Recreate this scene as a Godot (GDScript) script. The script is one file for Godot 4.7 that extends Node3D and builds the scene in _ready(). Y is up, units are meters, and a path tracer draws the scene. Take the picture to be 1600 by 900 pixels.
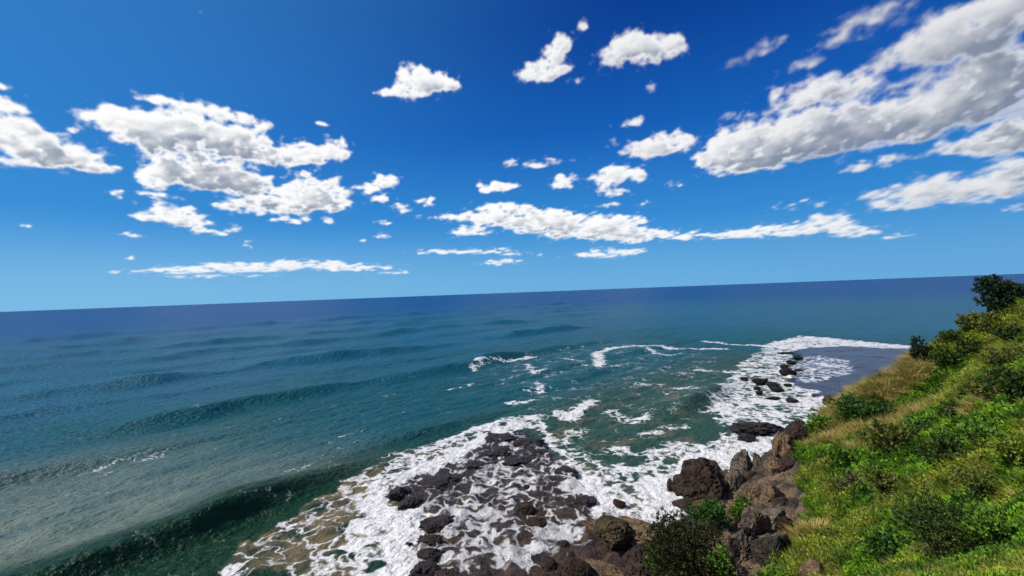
extends Node3D
# Coast seen from a headland. World frame: y up, sea level y = 0. "s" runs along the coast, "d" inland from the water's edge (metres).

const CLOUDS = [
	[-47.03, 16.86, 1.28, 1.09, 1.1, 0],
	[-47.96, 14.77, 2.17, 1.68, 1, 0],
	[-45.78, 14.31, 2.26, 1.55, 1, 0],
	[-44.04, 13.69, 2.06, 1.39, 1, 0],
	[-42.26, 13, 2.09, 1, 0.9, 0],
	[-40.65, 12.62, 1.28, 0.51, 1.02, 0],
	[-45.24, 12.64, 2.76, 0.85, 0.9, 0],
	[-47.19, 18.14, 0.45, 0.49, 0.82, 0],
	[-42.84, 15.78, 0.6, 0.43, 0.72, 0],
	[-36.67, 19.46, 2.17, 0.51, 0.75, 0],
	[-33.82, 19.29, 3.3, 0.88, 0.8, 0],
	[-30.47, 19.09, 2.65, 0.91, 0.75, 0],
	[-28.11, 18.42, 1.6, 0.75, 0.82, 0],
	[-39.16, 17.08, 2.88, 1.46, 1, 0],
	[-36.51, 16.28, 4.37, 2.11, 1.1, 0],
	[-32.53, 16.5, 4.22, 1.84, 1.1, 0],
	[-29.09, 16.04, 3.62, 1.66, 1, 0],
	[-26.04, 15.43, 3.81, 1.19, 0.9, 0],
	[-22.45, 15.98, 3.22, 1.21, 0.95, 0],
	[-20.05, 16.68, 1.39, 1.5, 1.1, 0],
	[-33.99, 13.25, 4.07, 1.86, 1.15, 0],
	[-30.95, 12.53, 3.59, 1.67, 1.1, 0],
	[-36.87, 11.96, 1.62, 0.97, 1.02, 0],
	[-28.6, 12.2, 1.94, 1.06, 1.1, 0],
	[-21.9, 12.18, 3.51, 1.53, 1, 0],
	[-25.23, 10.78, 3.98, 1.37, 1, 0],
	[-28.37, 9.95, 3.34, 0.94, 0.85, 0],
	[-31.01, 10.2, 1.5, 0.52, 0.92, 0],
	[-24.97, 8.79, 2.06, 0.56, 0.97, 0],
	[-20.94, 10.67, 2.46, 0.99, 1.02, 0],
	[-36.66, 10.53, 1.42, 0.49, 0.97, 0],
	[-35.93, 8.93, 2.57, 1.18, 1, 0],
	[-33.95, 8.35, 1.4, 1.02, 1.1, 0],
	[-38.18, 8.47, 1.26, 0.36, 0.92, 0],
	[-32.51, 7.32, 2.34, 0.52, 0.85, 0],
	[-30.45, 7.79, 0.82, 0.4, 0.92, 0],
	[-39.88, 10.46, 0.7, 0.47, 0.97, 0],
	[-37.4, 10.71, 1.39, 0.36, 0.87, 0],
	[-38.7, 6.81, 1.15, 0.3, 0.82, 0],
	[-38.99, 4.57, 0.71, 0.24, 0.77, 0],
	[-46, 7.22, 0.53, 0.21, 0.82, 0],
	[-29.32, 6.08, 0.54, 0.54, 0.77, 0],
	[-21.13, 8.89, 0.89, 0.43, 0.92, 0],
	[-23.51, 13.88, 1.32, 0.41, 0.72, 0],
	[-26.42, 13.28, 1.39, 0.33, 0.67, 0],
	[-14.31, 13.49, 1.69, 0.94, 1.07, 0],
	[-16.45, 12.65, 1.73, 0.79, 0.97, 0],
	[-15.48, 11.52, 1.6, 0.73, 0.92, 0],
	[-13.1, 10.37, 1.49, 0.67, 0.82, 0],
	[-9.99, 11.11, 1.37, 0.67, 0.97, 0],
	[-14.99, 8.73, 1.24, 0.37, 0.82, 0],
	[-15.05, 7.17, 1.24, 0.37, 0.87, 0],
	[-17.44, 6.66, 0.5, 0.3, 0.72, 0],
	[-7.59, 16.09, 0.77, 0.5, 0.52, 0.5],
	[-10.09, 24.26, 2.59, 1.55, 1.1, 0],
	[-7.65, 24.06, 2, 1.3, 1.07, 0],
	[-12.1, 23.01, 2.55, 0.79, 1.02, 0],
	[-14.77, 22.87, 1.77, 0.39, 0.72, 0],
	[-20.85, 19.23, 1.65, 0.39, 0.77, 0],
	[-32.47, 27.66, 0.81, 0.42, 0.44, 0.6],
	[4.75, 25.1, 2.97, 1.29, 1.1, 0.2],
	[6.24, 27.02, 1.87, 1.49, 1.07, 0.2],
	[7.39, 28.16, 1.4, 0.85, 0.92, 0.3],
	[9.67, 29.04, 1.08, 0.65, 0.82, 0.5],
	[8.73, 23.95, 1.39, 0.52, 0.62, 0.6],
	[16.32, 25.78, 4.1, 1.71, 1, 0.3],
	[14.9, 26.6, 2.52, 1.33, 1.1, 0.3],
	[19.18, 25.58, 2.13, 1.32, 1.07, 0.4],
	[11.86, 25.56, 1.97, 1.13, 0.57, 0.8],
	[17.32, 22.3, 0.65, 0.64, 0.62, 0.6],
	[15.42, 18.77, 2.05, 0.74, 0.92, 0.4],
	[18.47, 15.93, 3.27, 1.51, 1, 0.2],
	[15.87, 15.68, 2.48, 0.98, 0.97, 0.4],
	[13.34, 16.72, 1.79, 0.7, 0.52, 0.8],
	[6.88, 13.05, 1.85, 0.96, 1.1, 0.1],
	[13.41, 13, 3.27, 1.37, 1, 0.1],
	[12.59, 11.24, 2.24, 0.59, 0.92, 0.2],
	[11.94, 9.96, 1.95, 0.45, 0.87, 0.2],
	[-1.5, 12.69, 2.82, 0.82, 1.07, 0],
	[0.58, 15.65, 1.57, 0.44, 0.72, 0.2],
	[4.09, 15.27, 4.68, 0.66, 0.6, 0.2],
	[19.27, 11.49, 1.12, 0.5, 0.82, 0.3],
	[16, 9.78, 1.16, 0.37, 0.67, 0.3],
	[-1.24, 9.28, 4.85, 1.37, 0.95, 0],
	[3.58, 8.33, 5.46, 1.45, 1, 0],
	[8.04, 7.49, 5.53, 1.52, 1, 0],
	[12.56, 6.76, 3.88, 1.43, 0.95, 0],
	[-7.46, 9.28, 4.16, 0.53, 0.7, 0],
	[-4.81, 7.55, 2.8, 0.77, 1.02, 0],
	[0.37, 10.22, 2.35, 0.61, 0.82, 0],
	[14.76, 6.02, 3.08, 0.9, 0.9, 0],
	[14.46, 7.91, 1.76, 0.74, 0.92, 0],
	[11.71, 4.15, 4.35, 0.69, 0.9, 0],
	[17.65, 6.19, 2.42, 0.59, 0.92, 0],
	[20.57, 5.68, 2.88, 0.58, 0.8, 0],
	[24.44, 5.44, 3.38, 0.63, 0.85, 0.1],
	[28.82, 5.4, 3.73, 0.75, 0.9, 0.1],
	[32.87, 5.39, 3.54, 0.85, 0.95, 0.2],
	[36.55, 4.68, 2.63, 0.75, 0.85, 0.3],
	[39.44, 3.89, 1.59, 0.3, 0.82, 0.3],
	[33.99, 6.24, 2.92, 0.58, 0.75, 0.3],
	[31.56, 7.84, 2.4, 0.59, 0.65, 0.4],
	[24.13, 14.08, 2.37, 1.61, 1.1, 0.2],
	[25.77, 14.63, 2.96, 2.11, 1, 0.3],
	[29.17, 14.33, 4.24, 2.56, 1.1, 0.4],
	[33.22, 14.58, 4.59, 2.57, 1.15, 0.5],
	[37.16, 14.46, 4.29, 2.57, 1.2, 0.5],
	[40.97, 14.34, 3.87, 2.43, 1.2, 0.6],
	[44.4, 14.81, 3.84, 2.6, 1.2, 0.6],
	[47.12, 15.26, 3.06, 2.96, 1.15, 0.6],
	[35.52, 18.36, 3.76, 1.49, 0.85, 0.5],
	[31.98, 18.62, 3.36, 1.67, 0.85, 0.5],
	[26.94, 12.25, 3.9, 0.73, 0.8, 0.3],
	[28.51, 13.01, 3.67, 1.04, 0.9, 0.3],
	[42.73, 20.28, 3.78, 2.22, 1, 0.7],
	[46.17, 20.02, 3.57, 2.57, 1.05, 0.7],
	[40.01, 19.33, 2.99, 1.38, 0.47, 1],
	[35.71, 22.8, 3.26, 1.18, 0.52, 1],
	[29.26, 23.69, 2.96, 1.03, 0.54, 1],
	[32.95, 21.61, 4.58, 1.13, 0.42, 1],
	[44.32, 18.2, 2.98, 1.51, 0.5, 1],
	[26.23, 17.94, 1.67, 0.76, 0.67, 0.6],
	[24.49, 22.66, 3.32, 0.85, 0.37, 1],
	[48.22, 20.85, 2.67, 1.81, 0.9, 0.7],
	[39.25, 23.78, 3.01, 1.01, 0.52, 1],
	[42.18, 17.06, 4.06, 1.27, 0.47, 1],
	[45.84, 10.94, 2.89, 1.36, 1, 0.5],
	[47.87, 10.85, 1.96, 1.62, 1.05, 0.5],
	[43.25, 11.23, 1.7, 0.71, 0.8, 0.5],
	[38.52, 11.1, 3.12, 0.65, 0.75, 0.5],
	[36.26, 10.68, 1.65, 0.49, 0.92, 0.5],
	[40.51, 7.79, 3.39, 1.4, 0.95, 0.6],
	[43.54, 7.73, 3.5, 1.33, 1, 0.6],
	[46.67, 7.69, 2.77, 1.37, 1, 0.6],
	[39.55, 6.75, 2.91, 0.71, 0.8, 0.6],
	[47.33, 5.36, 1.23, 0.47, 0.82, 0.6],
	[44.72, 6.53, 2.4, 0.66, 0.8, 0.6],
	[-37.82, 3.35, 3.22, 0.31, 0.75, 0],
	[-33.16, 3.53, 4.61, 0.52, 0.9, 0],
	[-28.55, 3.7, 5.07, 0.62, 0.95, 0],
	[-23.49, 4.01, 4.87, 0.64, 0.95, 0],
	[-18.05, 3.49, 4.53, 0.52, 0.9, 0],
	[-13.87, 2.87, 2.36, 0.27, 0.82, 0],
	[-34.26, 2.82, 3.74, 0.26, 0.7, 0],
	[-28.57, 2.81, 3.62, 0.21, 0.55, 0],
	[-9.14, 5.27, 3.2, 0.38, 0.75, 0],
	[-4.13, 5.14, 4.2, 0.46, 0.8, 0],
	[0.16, 4.76, 2.19, 0.31, 0.87, 0],
	[-1.45, 3.73, 2.97, 0.47, 1.02, 0],
	[3.28, 4.48, 0.86, 0.23, 0.72, 0]]
const FOAM_AREAS = [
	[0.54, [10.29, -27.68, 13.97, -31.59, 19.3, -34.27, 24.21, -37.23, 30.18, -41.69, 37.89, -45.47, 42.57, -43.49, 49.64, -44.24, 64.87, -45.42, 68.42, -39.18, 60.96, -29.25, 61.23, -36.69, 53.59, -36.95, 41.08, -32.96, 32.73, -33.12, 29.07, -28.21, 32.01, -22.23, 26.76, -17.81, 22.43, -13.96]],
	[0.7, [16.25, -20.95, 25.6, -29.77, 30.23, -37.11, 38.89, -43.3, 48.33, -42.51, 63.56, -44.08, 66.73, -37.69, 62.65, -34.85, 54.3, -37.73, 41.86, -34, 32.45, -33.46, 29.07, -28.21, 31.3, -21.87, 26.55, -18.05, 22.62, -13.75]],
	[0.75, [67.4, -38.28, 57.96, -25.18, 56.92, -18.34, 57.93, -11.59, 69.01, -11.32, 74.33, -9.57, 92.51, -6.61, 121.82, -3.1, 104.69, 1.42, 78.06, 0.04, 69.8, 0.32, 64.27, -2.76, 57.4, -5.36, 49.79, -2.54, 42.46, -3.48, 44.23, -8.6, 50.96, -18.99, 56.38, -27.17]],
	[0.7, [120.54, -24.1, 158.66, -32.52, 203.55, -39.35, 249.07, -37.9, 240.87, -21.49, 225.27, 3.87, 211.34, 4.97, 212.78, -16.45, 204.14, -24.6, 188.85, -25.9, 154.25, -16.03, 128.98, -11.65, 122.19, -2.57, 104.36, 0.97, 90.62, -4.98, 83.7, -10.13, 93.95, -17.15]],
	[0.85, [199.46, -38.12, 246.13, -37.19, 238.25, -21.02, 223.17, 4.03, 211.34, 4.97, 210.73, -16.08, 194.38, -26.88]],
	[0.6, [170.79, -20.07, 182.95, -16.46, 177.41, -8.77, 162.43, -2.89, 147.63, -2, 134.49, -6.35, 127.22, -10.1]],
	[0.29, [117.64, -117.51, 149.92, -105.94, 185.01, -104.27, 188.91, -68.45, 176.93, -47.81, 113.22, -21.32, 71.87, -12.68, 55.13, -13.91, 57.96, -25.18, 68.79, -38.68, 83.28, -64.36]],
	[0.55, [31.96, -31.85, 43.58, -33.12, 53.12, -36.44, 58.86, -36.01, 56.06, -27.57, 49.79, -18.61, 44.26, -9.05, 40.01, -5.34, 35.73, -5.75, 30.66, -4.66, 22.81, -13.53, 27.12, -18.32, 31.74, -20.66, 30.68, -26.84]],
	[0.66, [30.2, -19.78, 35.39, -18.27, 34.26, -12.98, 28.44, -7.16, 24.32, -11.82]],
	[0.78, [40.15, -23.58, 45.63, -21.91, 42.47, -17.81, 38.04, -18.93]],
	[0.5, [38.72, -14.36, 43.39, -8.88, 36.43, -3.3, 33.71, -8.06]],
	[0.16, [-16.92, -349.9, 117.64, -117.51, 68.79, -38.68, 48.33, -42.51, 30.1, -42.52, 10.29, -27.68, -3.36, -43.12]],
	[0.3, [1.69, -75.11, 12.18, -79.97, 21.06, -77.07, 20.11, -72.68, 11.3, -72.87, 2.21, -69.09]]]
const FOAM_LINES = [
	[1, 3, [80.04, -2.34, 69.84, -4.87, 58.5, -6.31, 51.35, -4.48, 44.22, -4.52]],
	[1, 2.5, [50.28, -16.27, 45.16, -9.23, 44.77, -7.26]],
	[1, 2, [37.95, -34.85, 46.07, -36.22, 55.54, -39.07, 62.87, -39.91]],
	[1, 2, [31.39, -34.09, 27.94, -29.54, 28.29, -23.11]],
	[1, 2.5, [27.56, -20.74, 23.99, -17.51, 21.28, -15.26]],
	[0.95, 3, [95.76, -14.7, 105.8, -11.92, 110.45, -3.59]],
	[0.9, 1, [101.68, -98.04, 109.94, -105.61, 120.56, -102.7, 135.3, -100.69]],
	[0.95, 1.6, [127.71, -65.83, 152.59, -84.62, 171.21, -88.43, 179.89, -81.29, 179.22, -63.83]],
	[0.7, 1, [179.89, -81.29, 158.89, -58.99, 167.43, -57.72]],
	[1, 1.2, [73.47, -39.65, 71.29, -34.63, 78.8, -37.66, 85.89, -39.45]],
	[0.95, 1.2, [75.14, -54.31, 78.4, -51.94]],
	[0.85, 1, [117.29, -87.99, 103.85, -72.84, 110.41, -75]],
	[0.8, 1.2, [136.74, -37.65, 137.32, -28.69, 132.37, -21.93]],
	[0.95, 1.6, [208.97, -66.02, 203.08, -50.2, 204.06, -38.32]],
	[0.9, 1.3, [182, -58.54, 186.87, -49.25]],
	[0.7, 0.9, [93.63, -63.81, 87.79, -55.26]],
	[0.45, 0.9, [52.58, -68.52, 53.84, -64.2]],
	[0.45, 1, [35.49, -58.79, 41.2, -60.6]],
	[0.7, 1, [82.31, -32.9, 77.21, -23.94, 82.55, -24.28]],
	[0.75, 1, [71.76, -18.29, 80.18, -16.64]],
	[0.8, 1, [60.44, -27.17, 68.18, -28.98]],
	[0.9, 1.5, [47.64, -43.39, 55.45, -44.17, 63.88, -44.41, 68.38, -39.99]],
	[0.6, 1, [135.17, -87.23, 123.74, -65.05, 134.38, -59.93]],
	[0.7, 1, [109.17, -40.88, 110.87, -31.26, 107.48, -23.47]],
	[1, 2.2, [201.99, -37.72, 237.71, -35.18, 230.72, -19.67, 217.1, 4.52]],
	[0.55, 0.7, [3.78, -74.5, 7.73, -77.27, 11.7, -76.09]],
	[0.4, 0.7, [-6.4, -111.87, -1.2, -111.74]],
	[0.8, 1.2, [62.94, -18.93, 62.96, -13.41, 69.56, -11.58]],
	[0.55, 0.8, [74.5, -76.99, 84.06, -77.92]],
	[0.42, 0.8, [24.13, -47.94, 29.9, -50.83, 38.41, -55.09]]]
const GROUND_POINTS = [
	[67.93, 2.57],
	[79.86, 6.06],
	[82.54, 8.78],
	[83.35, 13.88],
	[81.94, 16.76],
	[82.61, 21.72],
	[82.77, 26.16],
	[19.06, 23.19],
	[27.18, 23.51],
	[38.27, 23.99],
	[54.56, 24.74],
	[70.88, 25.54],
	[25.47, 19.64],
	[32.26, 21.49],
	[35.72, 18.55],
	[30.48, 14.69],
	[34.78, 9.03],
	[47.27, 17.36],
	[43.63, 13.67],
	[52.52, 8.37],
	[54.22, 5.83],
	[62.67, 10.09],
	[50.78, 12.34],
	[74.27, 14.65],
	[79.99, 20.45],
	[45.39, 21.18],
	[60.59, 20.82],
	[58.83, 16.18],
	[39.42, 5.18],
	[39.32, 9.34],
	[0, 22.6],
	[-10, 24],
	[0, 12],
	[-10, 10],
	[8, 3],
	[-8, 2],
	[20, 2],
	[8, 23],
	[8, 16],
	[0, 40],
	[30, 40],
	[60, 42],
	[85, 40],
	[-12, 40],
	[30, 55],
	[80, 55],
	[97, 30],
	[104, 30],
	[92, 13],
	[95, 22],
	[84, 3],
	[96, 8],
	[108, 20],
	[112, 34],
	[104, 50],
	[115, 50],
	[60, 2.5],
	[50, 1.5],
	[38, 1],
	[70, -1],
	[78, 1],
	[50, -4],
	[30, -4],
	[10, -5],
	[75, -5],
	[-10, -5],
	[95, -4],
	[115, 0]]
const GROUND_WEIGHTS = [13.55993, 20.12631, 22.30156, -10.36881, 38.07409, 59.51339, 0.19567, 0.07357, 8.50667, 4.90208, 4.42261, 10.19279, -8.19690, -2.09909, -3.27560, 3.90558, -8.27119, -6.63998, -11.31116, -38.96663, 26.14640, 6.31383, 22.04914, -15.96671, -74.18505, 5.24945, -2.36115, -7.38756, 6.88890, 6.79477, 0.40667, -1.00256, 7.91769, 6.97445, -7.04610, -11.99900, -0.37552, -0.02564, 2.01442, -0.74926, -2.37984, -1.80412, -1.84421, -0.62446, -0.36720, -1.00876, 14.69887, -1.99229, -12.32362, -23.40606, -25.24393, 1.74962, 2.84677, -4.74349, 5.06748, -3.41039, -9.40038, 4.21219, -1.88843, -11.36502, -14.91075, -2.89575, 1.34804, 3.37388, 10.25435, 2.09434, 4.97992, 2.68116, 33.55372, -2.62496, 5.03478]
const ROCKS = [
	["large olive brown boulder with dark shaded side at the water's edge", "rocks at the foot of the cliff", "olive", 8.91, -0, -45.98, 4.37, 2.75, 4.37, 20, 0, 111, 0.4],
	["reddish brown boulder at the frame's bottom edge beside the tan slab", "rocks at the foot of the cliff", "red", 4.58, 0, -40.75, 3.54, 1.88, 3.54, 0, 0, 12, 0.5],
	["small red brown boulder beside the bottom edge boulder", "rocks at the foot of the cliff", "red", 2.36, 0, -42.09, 2.06, 1.14, 2.26, 40, 0, 13, 0.5],
	["rugged dark brown rock mass with jagged top above the surf", "rocks at the foot of the cliff", "dark", 21.26, -0.35, -55.24, 6.6, 4.65, 5.94, 10, 0, 114, 0.75],
	["dark low shoulder of rock leaning against the jagged rock mass", "rocks at the foot of the cliff", "dark", 19.73, -0.25, -57.24, 3.73, 2.33, 3.36, 40, 8, 15, 0.9],
	["rounded grey block behind the jagged rock mass", "rocks at the foot of the cliff", "grey", 29.3, -1.07, -62.25, 4.06, 4.06, 3.65, 15, 0, 16, 0.7],
	["grey upright column of rock beside the rounded grey block", "rocks at the foot of the cliff", "grey", 31.24, -0.9, -61.25, 2, 4.16, 2.2, 0, 4, 17, 0.8],
	["thin pale column of rock nearest the grassy slope", "rocks at the foot of the cliff", "grey", 31.56, -0.59, -59.25, 1.61, 4.35, 2.09, 0, -6, 18, 0.8],
	["dark shadowed rock under the grey columns", "rocks at the foot of the cliff", "dark", 28.85, -0.49, -57.75, 3.61, 2.67, 3.25, 30, 0, 19, 0.8],
	["grey slab with steep layered face leaning on tan outcrop", "rocks at the foot of the cliff", "layer", 24.78, -1.66, -54.26, 3.83, 5.3, 3.06, -25, 14, 20, 0.95],
	["striped narrow ledge beside the grey layered slab", "rocks at the foot of the cliff", "layer", 23.62, -1.41, -55.25, 2.25, 3.6, 2.03, -25, 12, 21, 0.95],
	["tan orange outcrop under the grassy cliff edge", "rocks at the foot of the cliff", "tan", 24.82, -0.84, -50.25, 5.73, 3.82, 4.58, 10, 0, 22, 0.9],
	["blocky tan pillar below the grey layered slab", "rocks at the foot of the cliff", "tan", 22.16, -0.78, -49.25, 2.67, 3.88, 2.41, 30, 0, 23, 0.9],
	["low mossy green slab in the gap behind the dark bush", "rocks at the foot of the cliff", "moss", 21.17, -0.47, -53.25, 5.78, 1.74, 4.05, 10, 6, 24, 0.7],
	["long tan slab sloping down to the water beside the boulder", "rocks at the foot of the cliff", "tan", 12.34, -0.52, -46.25, 6.02, 2.26, 14.46, 52, 0, 25, 0.8],
	["lower end of the tan slab running out of frame", "rocks at the foot of the cliff", "tan", 7.52, -1.08, -41.25, 5.03, 2.24, 10.07, 48, 0, 26, 0.8],
	["dark brown rock between the tan slab and the dark bush", "rocks at the foot of the cliff", "dark", 9.98, 0.16, -40.24, 3.27, 2.73, 4.91, 40, 0, 27, 0.8],
	["small square dark block standing in the surf", "rocks at the foot of the cliff", "dark", 18.35, 0, -57.5, 1.09, 1.56, 0.98, 10, 0, 28, 0.9],
	["low dark stone beside the square block in the surf", "rocks at the foot of the cliff", "dark", 18.96, 0, -56.37, 1.07, 0.77, 1.07, 10, 0, 29, 0.8],
	["flat reddish stone awash in white foam", "rocks at the foot of the cliff", "red", 11.44, 0, -53.97, 1.91, 0.88, 1.33, -20, 0, 30, 0.7],
	["dark wet ledge between surf and mossy slab", "rocks at the foot of the cliff", "dark", 18.77, 0, -53.37, 3.19, 0.87, 2.55, 0, 0, 31, 0.8],
	["grey and tan cliff buttress with black stains below the grass", "rock faces in the grassy slope", "stain", 16.64, 2.83, -35.21, 3.72, 4.58, 2.98, 15, 0, 32, 0.95],
	["dark slate coloured rock face beside the stained buttress", "rock faces in the grassy slope", "slate", 17.76, 4.02, -33.2, 3.6, 3.78, 2.52, 0, 0, 33, 0.95],
	["small grey knob of rock above the stained buttress", "rock faces in the grassy slope", "grey", 19.55, 4.3, -39.2, 2.13, 2.23, 1.7, 0, 0, 34, 0.9],
	["grey brown rock face in the middle of the grassy slope", "rock faces in the grassy slope", "grey", 27.88, 2.15, -45.22, 4.67, 2.82, 3.27, 30, 6, 35, 0.95],
	["dark overhung rock beneath the grey brown face", "rock faces in the grassy slope", "slate", 26.63, 1.58, -45.23, 2.7, 2.46, 1.89, 30, 0, 36, 0.9],
	["pale tan rock ridge breaking through grass at the picture's bottom", "rock faces in the grassy slope", "tan", 16.12, 8.25, -26.16, 1.56, 1.21, 1.87, 30, 12, 37, 0.9],
	["brown blocky ledge above the tan outcrop", "rock faces in the grassy slope", "tan", 26.27, 1.74, -49.22, 3.08, 2.01, 2.77, 20, 4, 42, 0.95],
	["weathered brown block on the bare bank below the green bush", "rock faces in the grassy slope", "red", 31.57, 2.42, -55.22, 3.3, 1.95, 2.97, 35, 5, 43, 0.95],
	["cracked tan block higher on the bare bank", "rock faces in the grassy slope", "tan", 30.91, 1.59, -56.23, 2.6, 2.6, 2.34, 0, -5, 44, 0.95],
	["low grey ledge at the top of the stained buttress", "rock faces in the grassy slope", "layer", 21.91, 3.75, -41.2, 2.8, 1.45, 2.52, 15, 6, 45, 0.95],
	["brown stepped rock between the buttress and the grass", "rock faces in the grassy slope", "red", 21.97, 3.68, -39.21, 2.45, 1.92, 2.2, 25, 4, 46, 0.95],
	["dark cleft rock under the brown blocky ledge", "rock faces in the grassy slope", "dark", 25.64, 2.5, -46.22, 2.26, 1.76, 2.03, 0, 0, 47, 0.95],
	["jagged brown block halfway along the bare bank", "rock faces in the grassy slope", "tan", 33.37, 3.24, -58.21, 2.37, 1.74, 2.14, 50, 0, 48, 0.95],
	["thin pale stone sticking out of the grass beside the rock face", "rock faces in the grassy slope", "tan", 25.74, 2.11, -44.22, 1.2, 1.8, 0.84, 10, 18, 38, 0.9],
	["tan bare ledge along the seaward edge of the green slope", "rock faces in the grassy slope", "tan", 33.72, 2.85, -60.21, 3.6, 3.27, 3.24, 40, 0, 39, 0.9],
	["brown bare bank of rock under the last bush on the cliff edge", "rock faces in the grassy slope", "red", 36.94, 4.06, -62.2, 4.06, 2.54, 3.65, 40, 0, 40, 0.8],
	["low dark red rock at the far foot of the slope beside the shelf", "rock faces in the grassy slope", "red", 63.17, 0, -94.97, 3.88, 1.81, 3.1, 30, 0, 41, 0.8],
	["small dark rock at the seaward end of the surf rocks", "dark rocks strung out in the white surf", "black", 58.82, 0, -121.24, 2.48, 1.16, 1.98, 0, 0, 50, 0.7],
	["long dark rock second from the seaward end of the surf rocks", "dark rocks strung out in the white surf", "black", 60.83, 0, -116.62, 4.45, 1.59, 3.11, 10, 0, 51, 0.7],
	["dark rock with a pointed end behind the flat wide one", "dark rocks strung out in the white surf", "black", 61.3, 0, -112.6, 3.37, 1.38, 2.7, 0, 0, 52, 0.7],
	["widest dark rock nearest in the surf row", "dark rocks strung out in the white surf", "black", 59.81, 0, -107.79, 3.52, 1.32, 2.82, 0, 0, 53, 0.7],
	["small dark rock in front of the long surf rock", "dark rocks strung out in the white surf", "black", 56.8, 0, -110.46, 1.95, 0.75, 1.56, 0, 0, 54, 0.7],
	["slanting small dark rock with foam all round", "dark rocks strung out in the white surf", "black", 54.74, 0, -105.96, 2.45, 0.87, 1.72, 30, 0, 55, 0.7],
	["low flat dark rock barely above the foam", "dark rocks strung out in the white surf", "black", 55.06, 0, -100.84, 3.57, 0.55, 2.5, 0, 0, 56, 0.7],
	["isolated dark rock in the foam toward the green slope", "dark rocks strung out in the white surf", "black", 57.11, 0, -97.59, 2.66, 0.93, 2.12, 0, 0, 57, 0.7],
	["dark rock at the edge of the wet shelf", "dark rocks strung out in the white surf", "black", 65.16, 0, -112.65, 2.3, 0.92, 1.84, 0, 0, 58, 0.7],
	["large dark humped rock in the far surf row", "dark rocks strung out in the white surf", "black", 73.05, 0, -126.65, 4.83, 1.9, 3.86, 0, 0, 59, 0.7],
	["dark rock just behind the humped far rock", "dark rocks strung out in the white surf", "black", 78.63, 0, -137.14, 2.99, 1.12, 2.69, 0, 0, 60, 0.7],
	["dark rock joining the humped rock and the shelf tip", "dark rocks strung out in the white surf", "black", 83.89, 0, -143.18, 3.51, 1.17, 3.16, 20, 0, 61, 0.7],
	["farthest dark rock at the tip of the wet shelf", "dark rocks strung out in the white surf", "black", 90.93, 0, -150.87, 3.7, 1.44, 3.33, 0, 0, 62, 0.7],
	["small dark rock lying on the thin foam sheet of the shelf", "dark rocks strung out in the white surf", "black", 79.41, 0, -131.4, 2.5, 0.72, 2, 0, 0, 63, 0.7],
	["thin dark rock line at the shelf's outer corner", "dark rocks strung out in the white surf", "black", 94.84, 0, -163.87, 6.25, 0.67, 5, 0, 0, 64, 0.6],
	["flat purple brown rock in the surf below the slope", "dark rocks strung out in the white surf", "reef", 40.58, 0, -79.5, 6.05, 1.41, 4.84, 10, 0, 65, 0.6],
	["low purple rock seaward of the flat one below the slope", "dark rocks strung out in the white surf", "reef", 36.58, 0, -75.17, 2.45, 0.92, 1.96, 0, 0, 66, 0.6],
	["small dark stone where surf meets the cliff foot", "dark rocks strung out in the white surf", "black", 39.55, 0, -72.62, 1.18, 0.69, 0.95, 0, 0, 67, 0.7],
	["dark crusted rock forming the seaward tip of the reef", "wet rocks along the edge of the reef", "reef", -2.47, 0, -79.13, 5.17, 0.97, 4.65, -10, 0, 70, 0.6],
	["dark crusted rock on the far corner of the reef", "wet rocks along the edge of the reef", "reef", 1.85, 0, -76.65, 4.8, 0.94, 4.32, 10, 0, 71, 0.6],
	["dark ragged rock sloping down from the reef's far corner", "wet rocks along the edge of the reef", "reef", 3.14, 0, -71.72, 3.12, 0.88, 2.81, 30, 0, 72, 0.6],
	["dark ridge just behind the reef tip", "wet rocks along the edge of the reef", "reef", -3.33, 0, -72.41, 5.51, 0.89, 4.41, -10, 0, 73, 0.6],
	["dark reef hump in the middle of the far half", "wet rocks along the edge of the reef", "reef", -0.4, -0, -68.87, 4.31, 0.84, 3.88, 20, 0, 74, 0.6],
	["purple black hump on the seaward edge of the reef", "wet rocks along the edge of the reef", "reef", -6.06, -0, -66.95, 3.82, 0.91, 3.44, 0, 0, 75, 0.6],
	["broad purple shelf rock along the outer reef edge", "wet rocks along the edge of the reef", "reef", -10.68, 0, -61.65, 5.53, 0.84, 4.42, -12, 0, 76, 0.6],
	["small dark rock between broad shelf rock and the outer hump", "wet rocks along the edge of the reef", "reef", -8.17, 0, -63.08, 2.91, 0.77, 2.33, 0, 0, 77, 0.6],
	["dark brown knob at the outermost corner of the reef", "wet rocks along the edge of the reef", "reef", -14.65, 0, -58.54, 2.7, 1.03, 2.43, 0, 0, 78, 0.7],
	["dark brown knob behind the outermost reef corner", "wet rocks along the edge of the reef", "reef", -13.13, 0, -55.98, 2.43, 0.84, 2.19, 40, 0, 79, 0.7],
	["little dark rock standing alone in the middle of the reef", "wet rocks along the edge of the reef", "black", 0.97, 0, -59.23, 1.21, 0.89, 0.97, 0, 0, 80, 0.8],
	["red brown hump in the centre of the reef", "wet rocks along the edge of the reef", "red", 0.2, 0, -53.15, 3.03, 1.23, 2.73, 0, 0, 81, 0.6],
	["red brown ridge running from the central reef hump", "wet rocks along the edge of the reef", "red", 1.63, 0, -50.02, 2.72, 0.95, 2.44, 40, 0, 82, 0.6],
	["dark rock on the reef's inner step above white water", "wet rocks along the edge of the reef", "reef", -8.96, 0, -50.81, 3.04, 0.97, 2.73, 0, 0, 83, 0.7],
	["dark rock with a foamy face on the reef's near step", "wet rocks along the edge of the reef", "reef", -8.91, 0, -47.22, 2.05, 0.96, 1.85, 0, 0, 84, 0.7],
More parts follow.
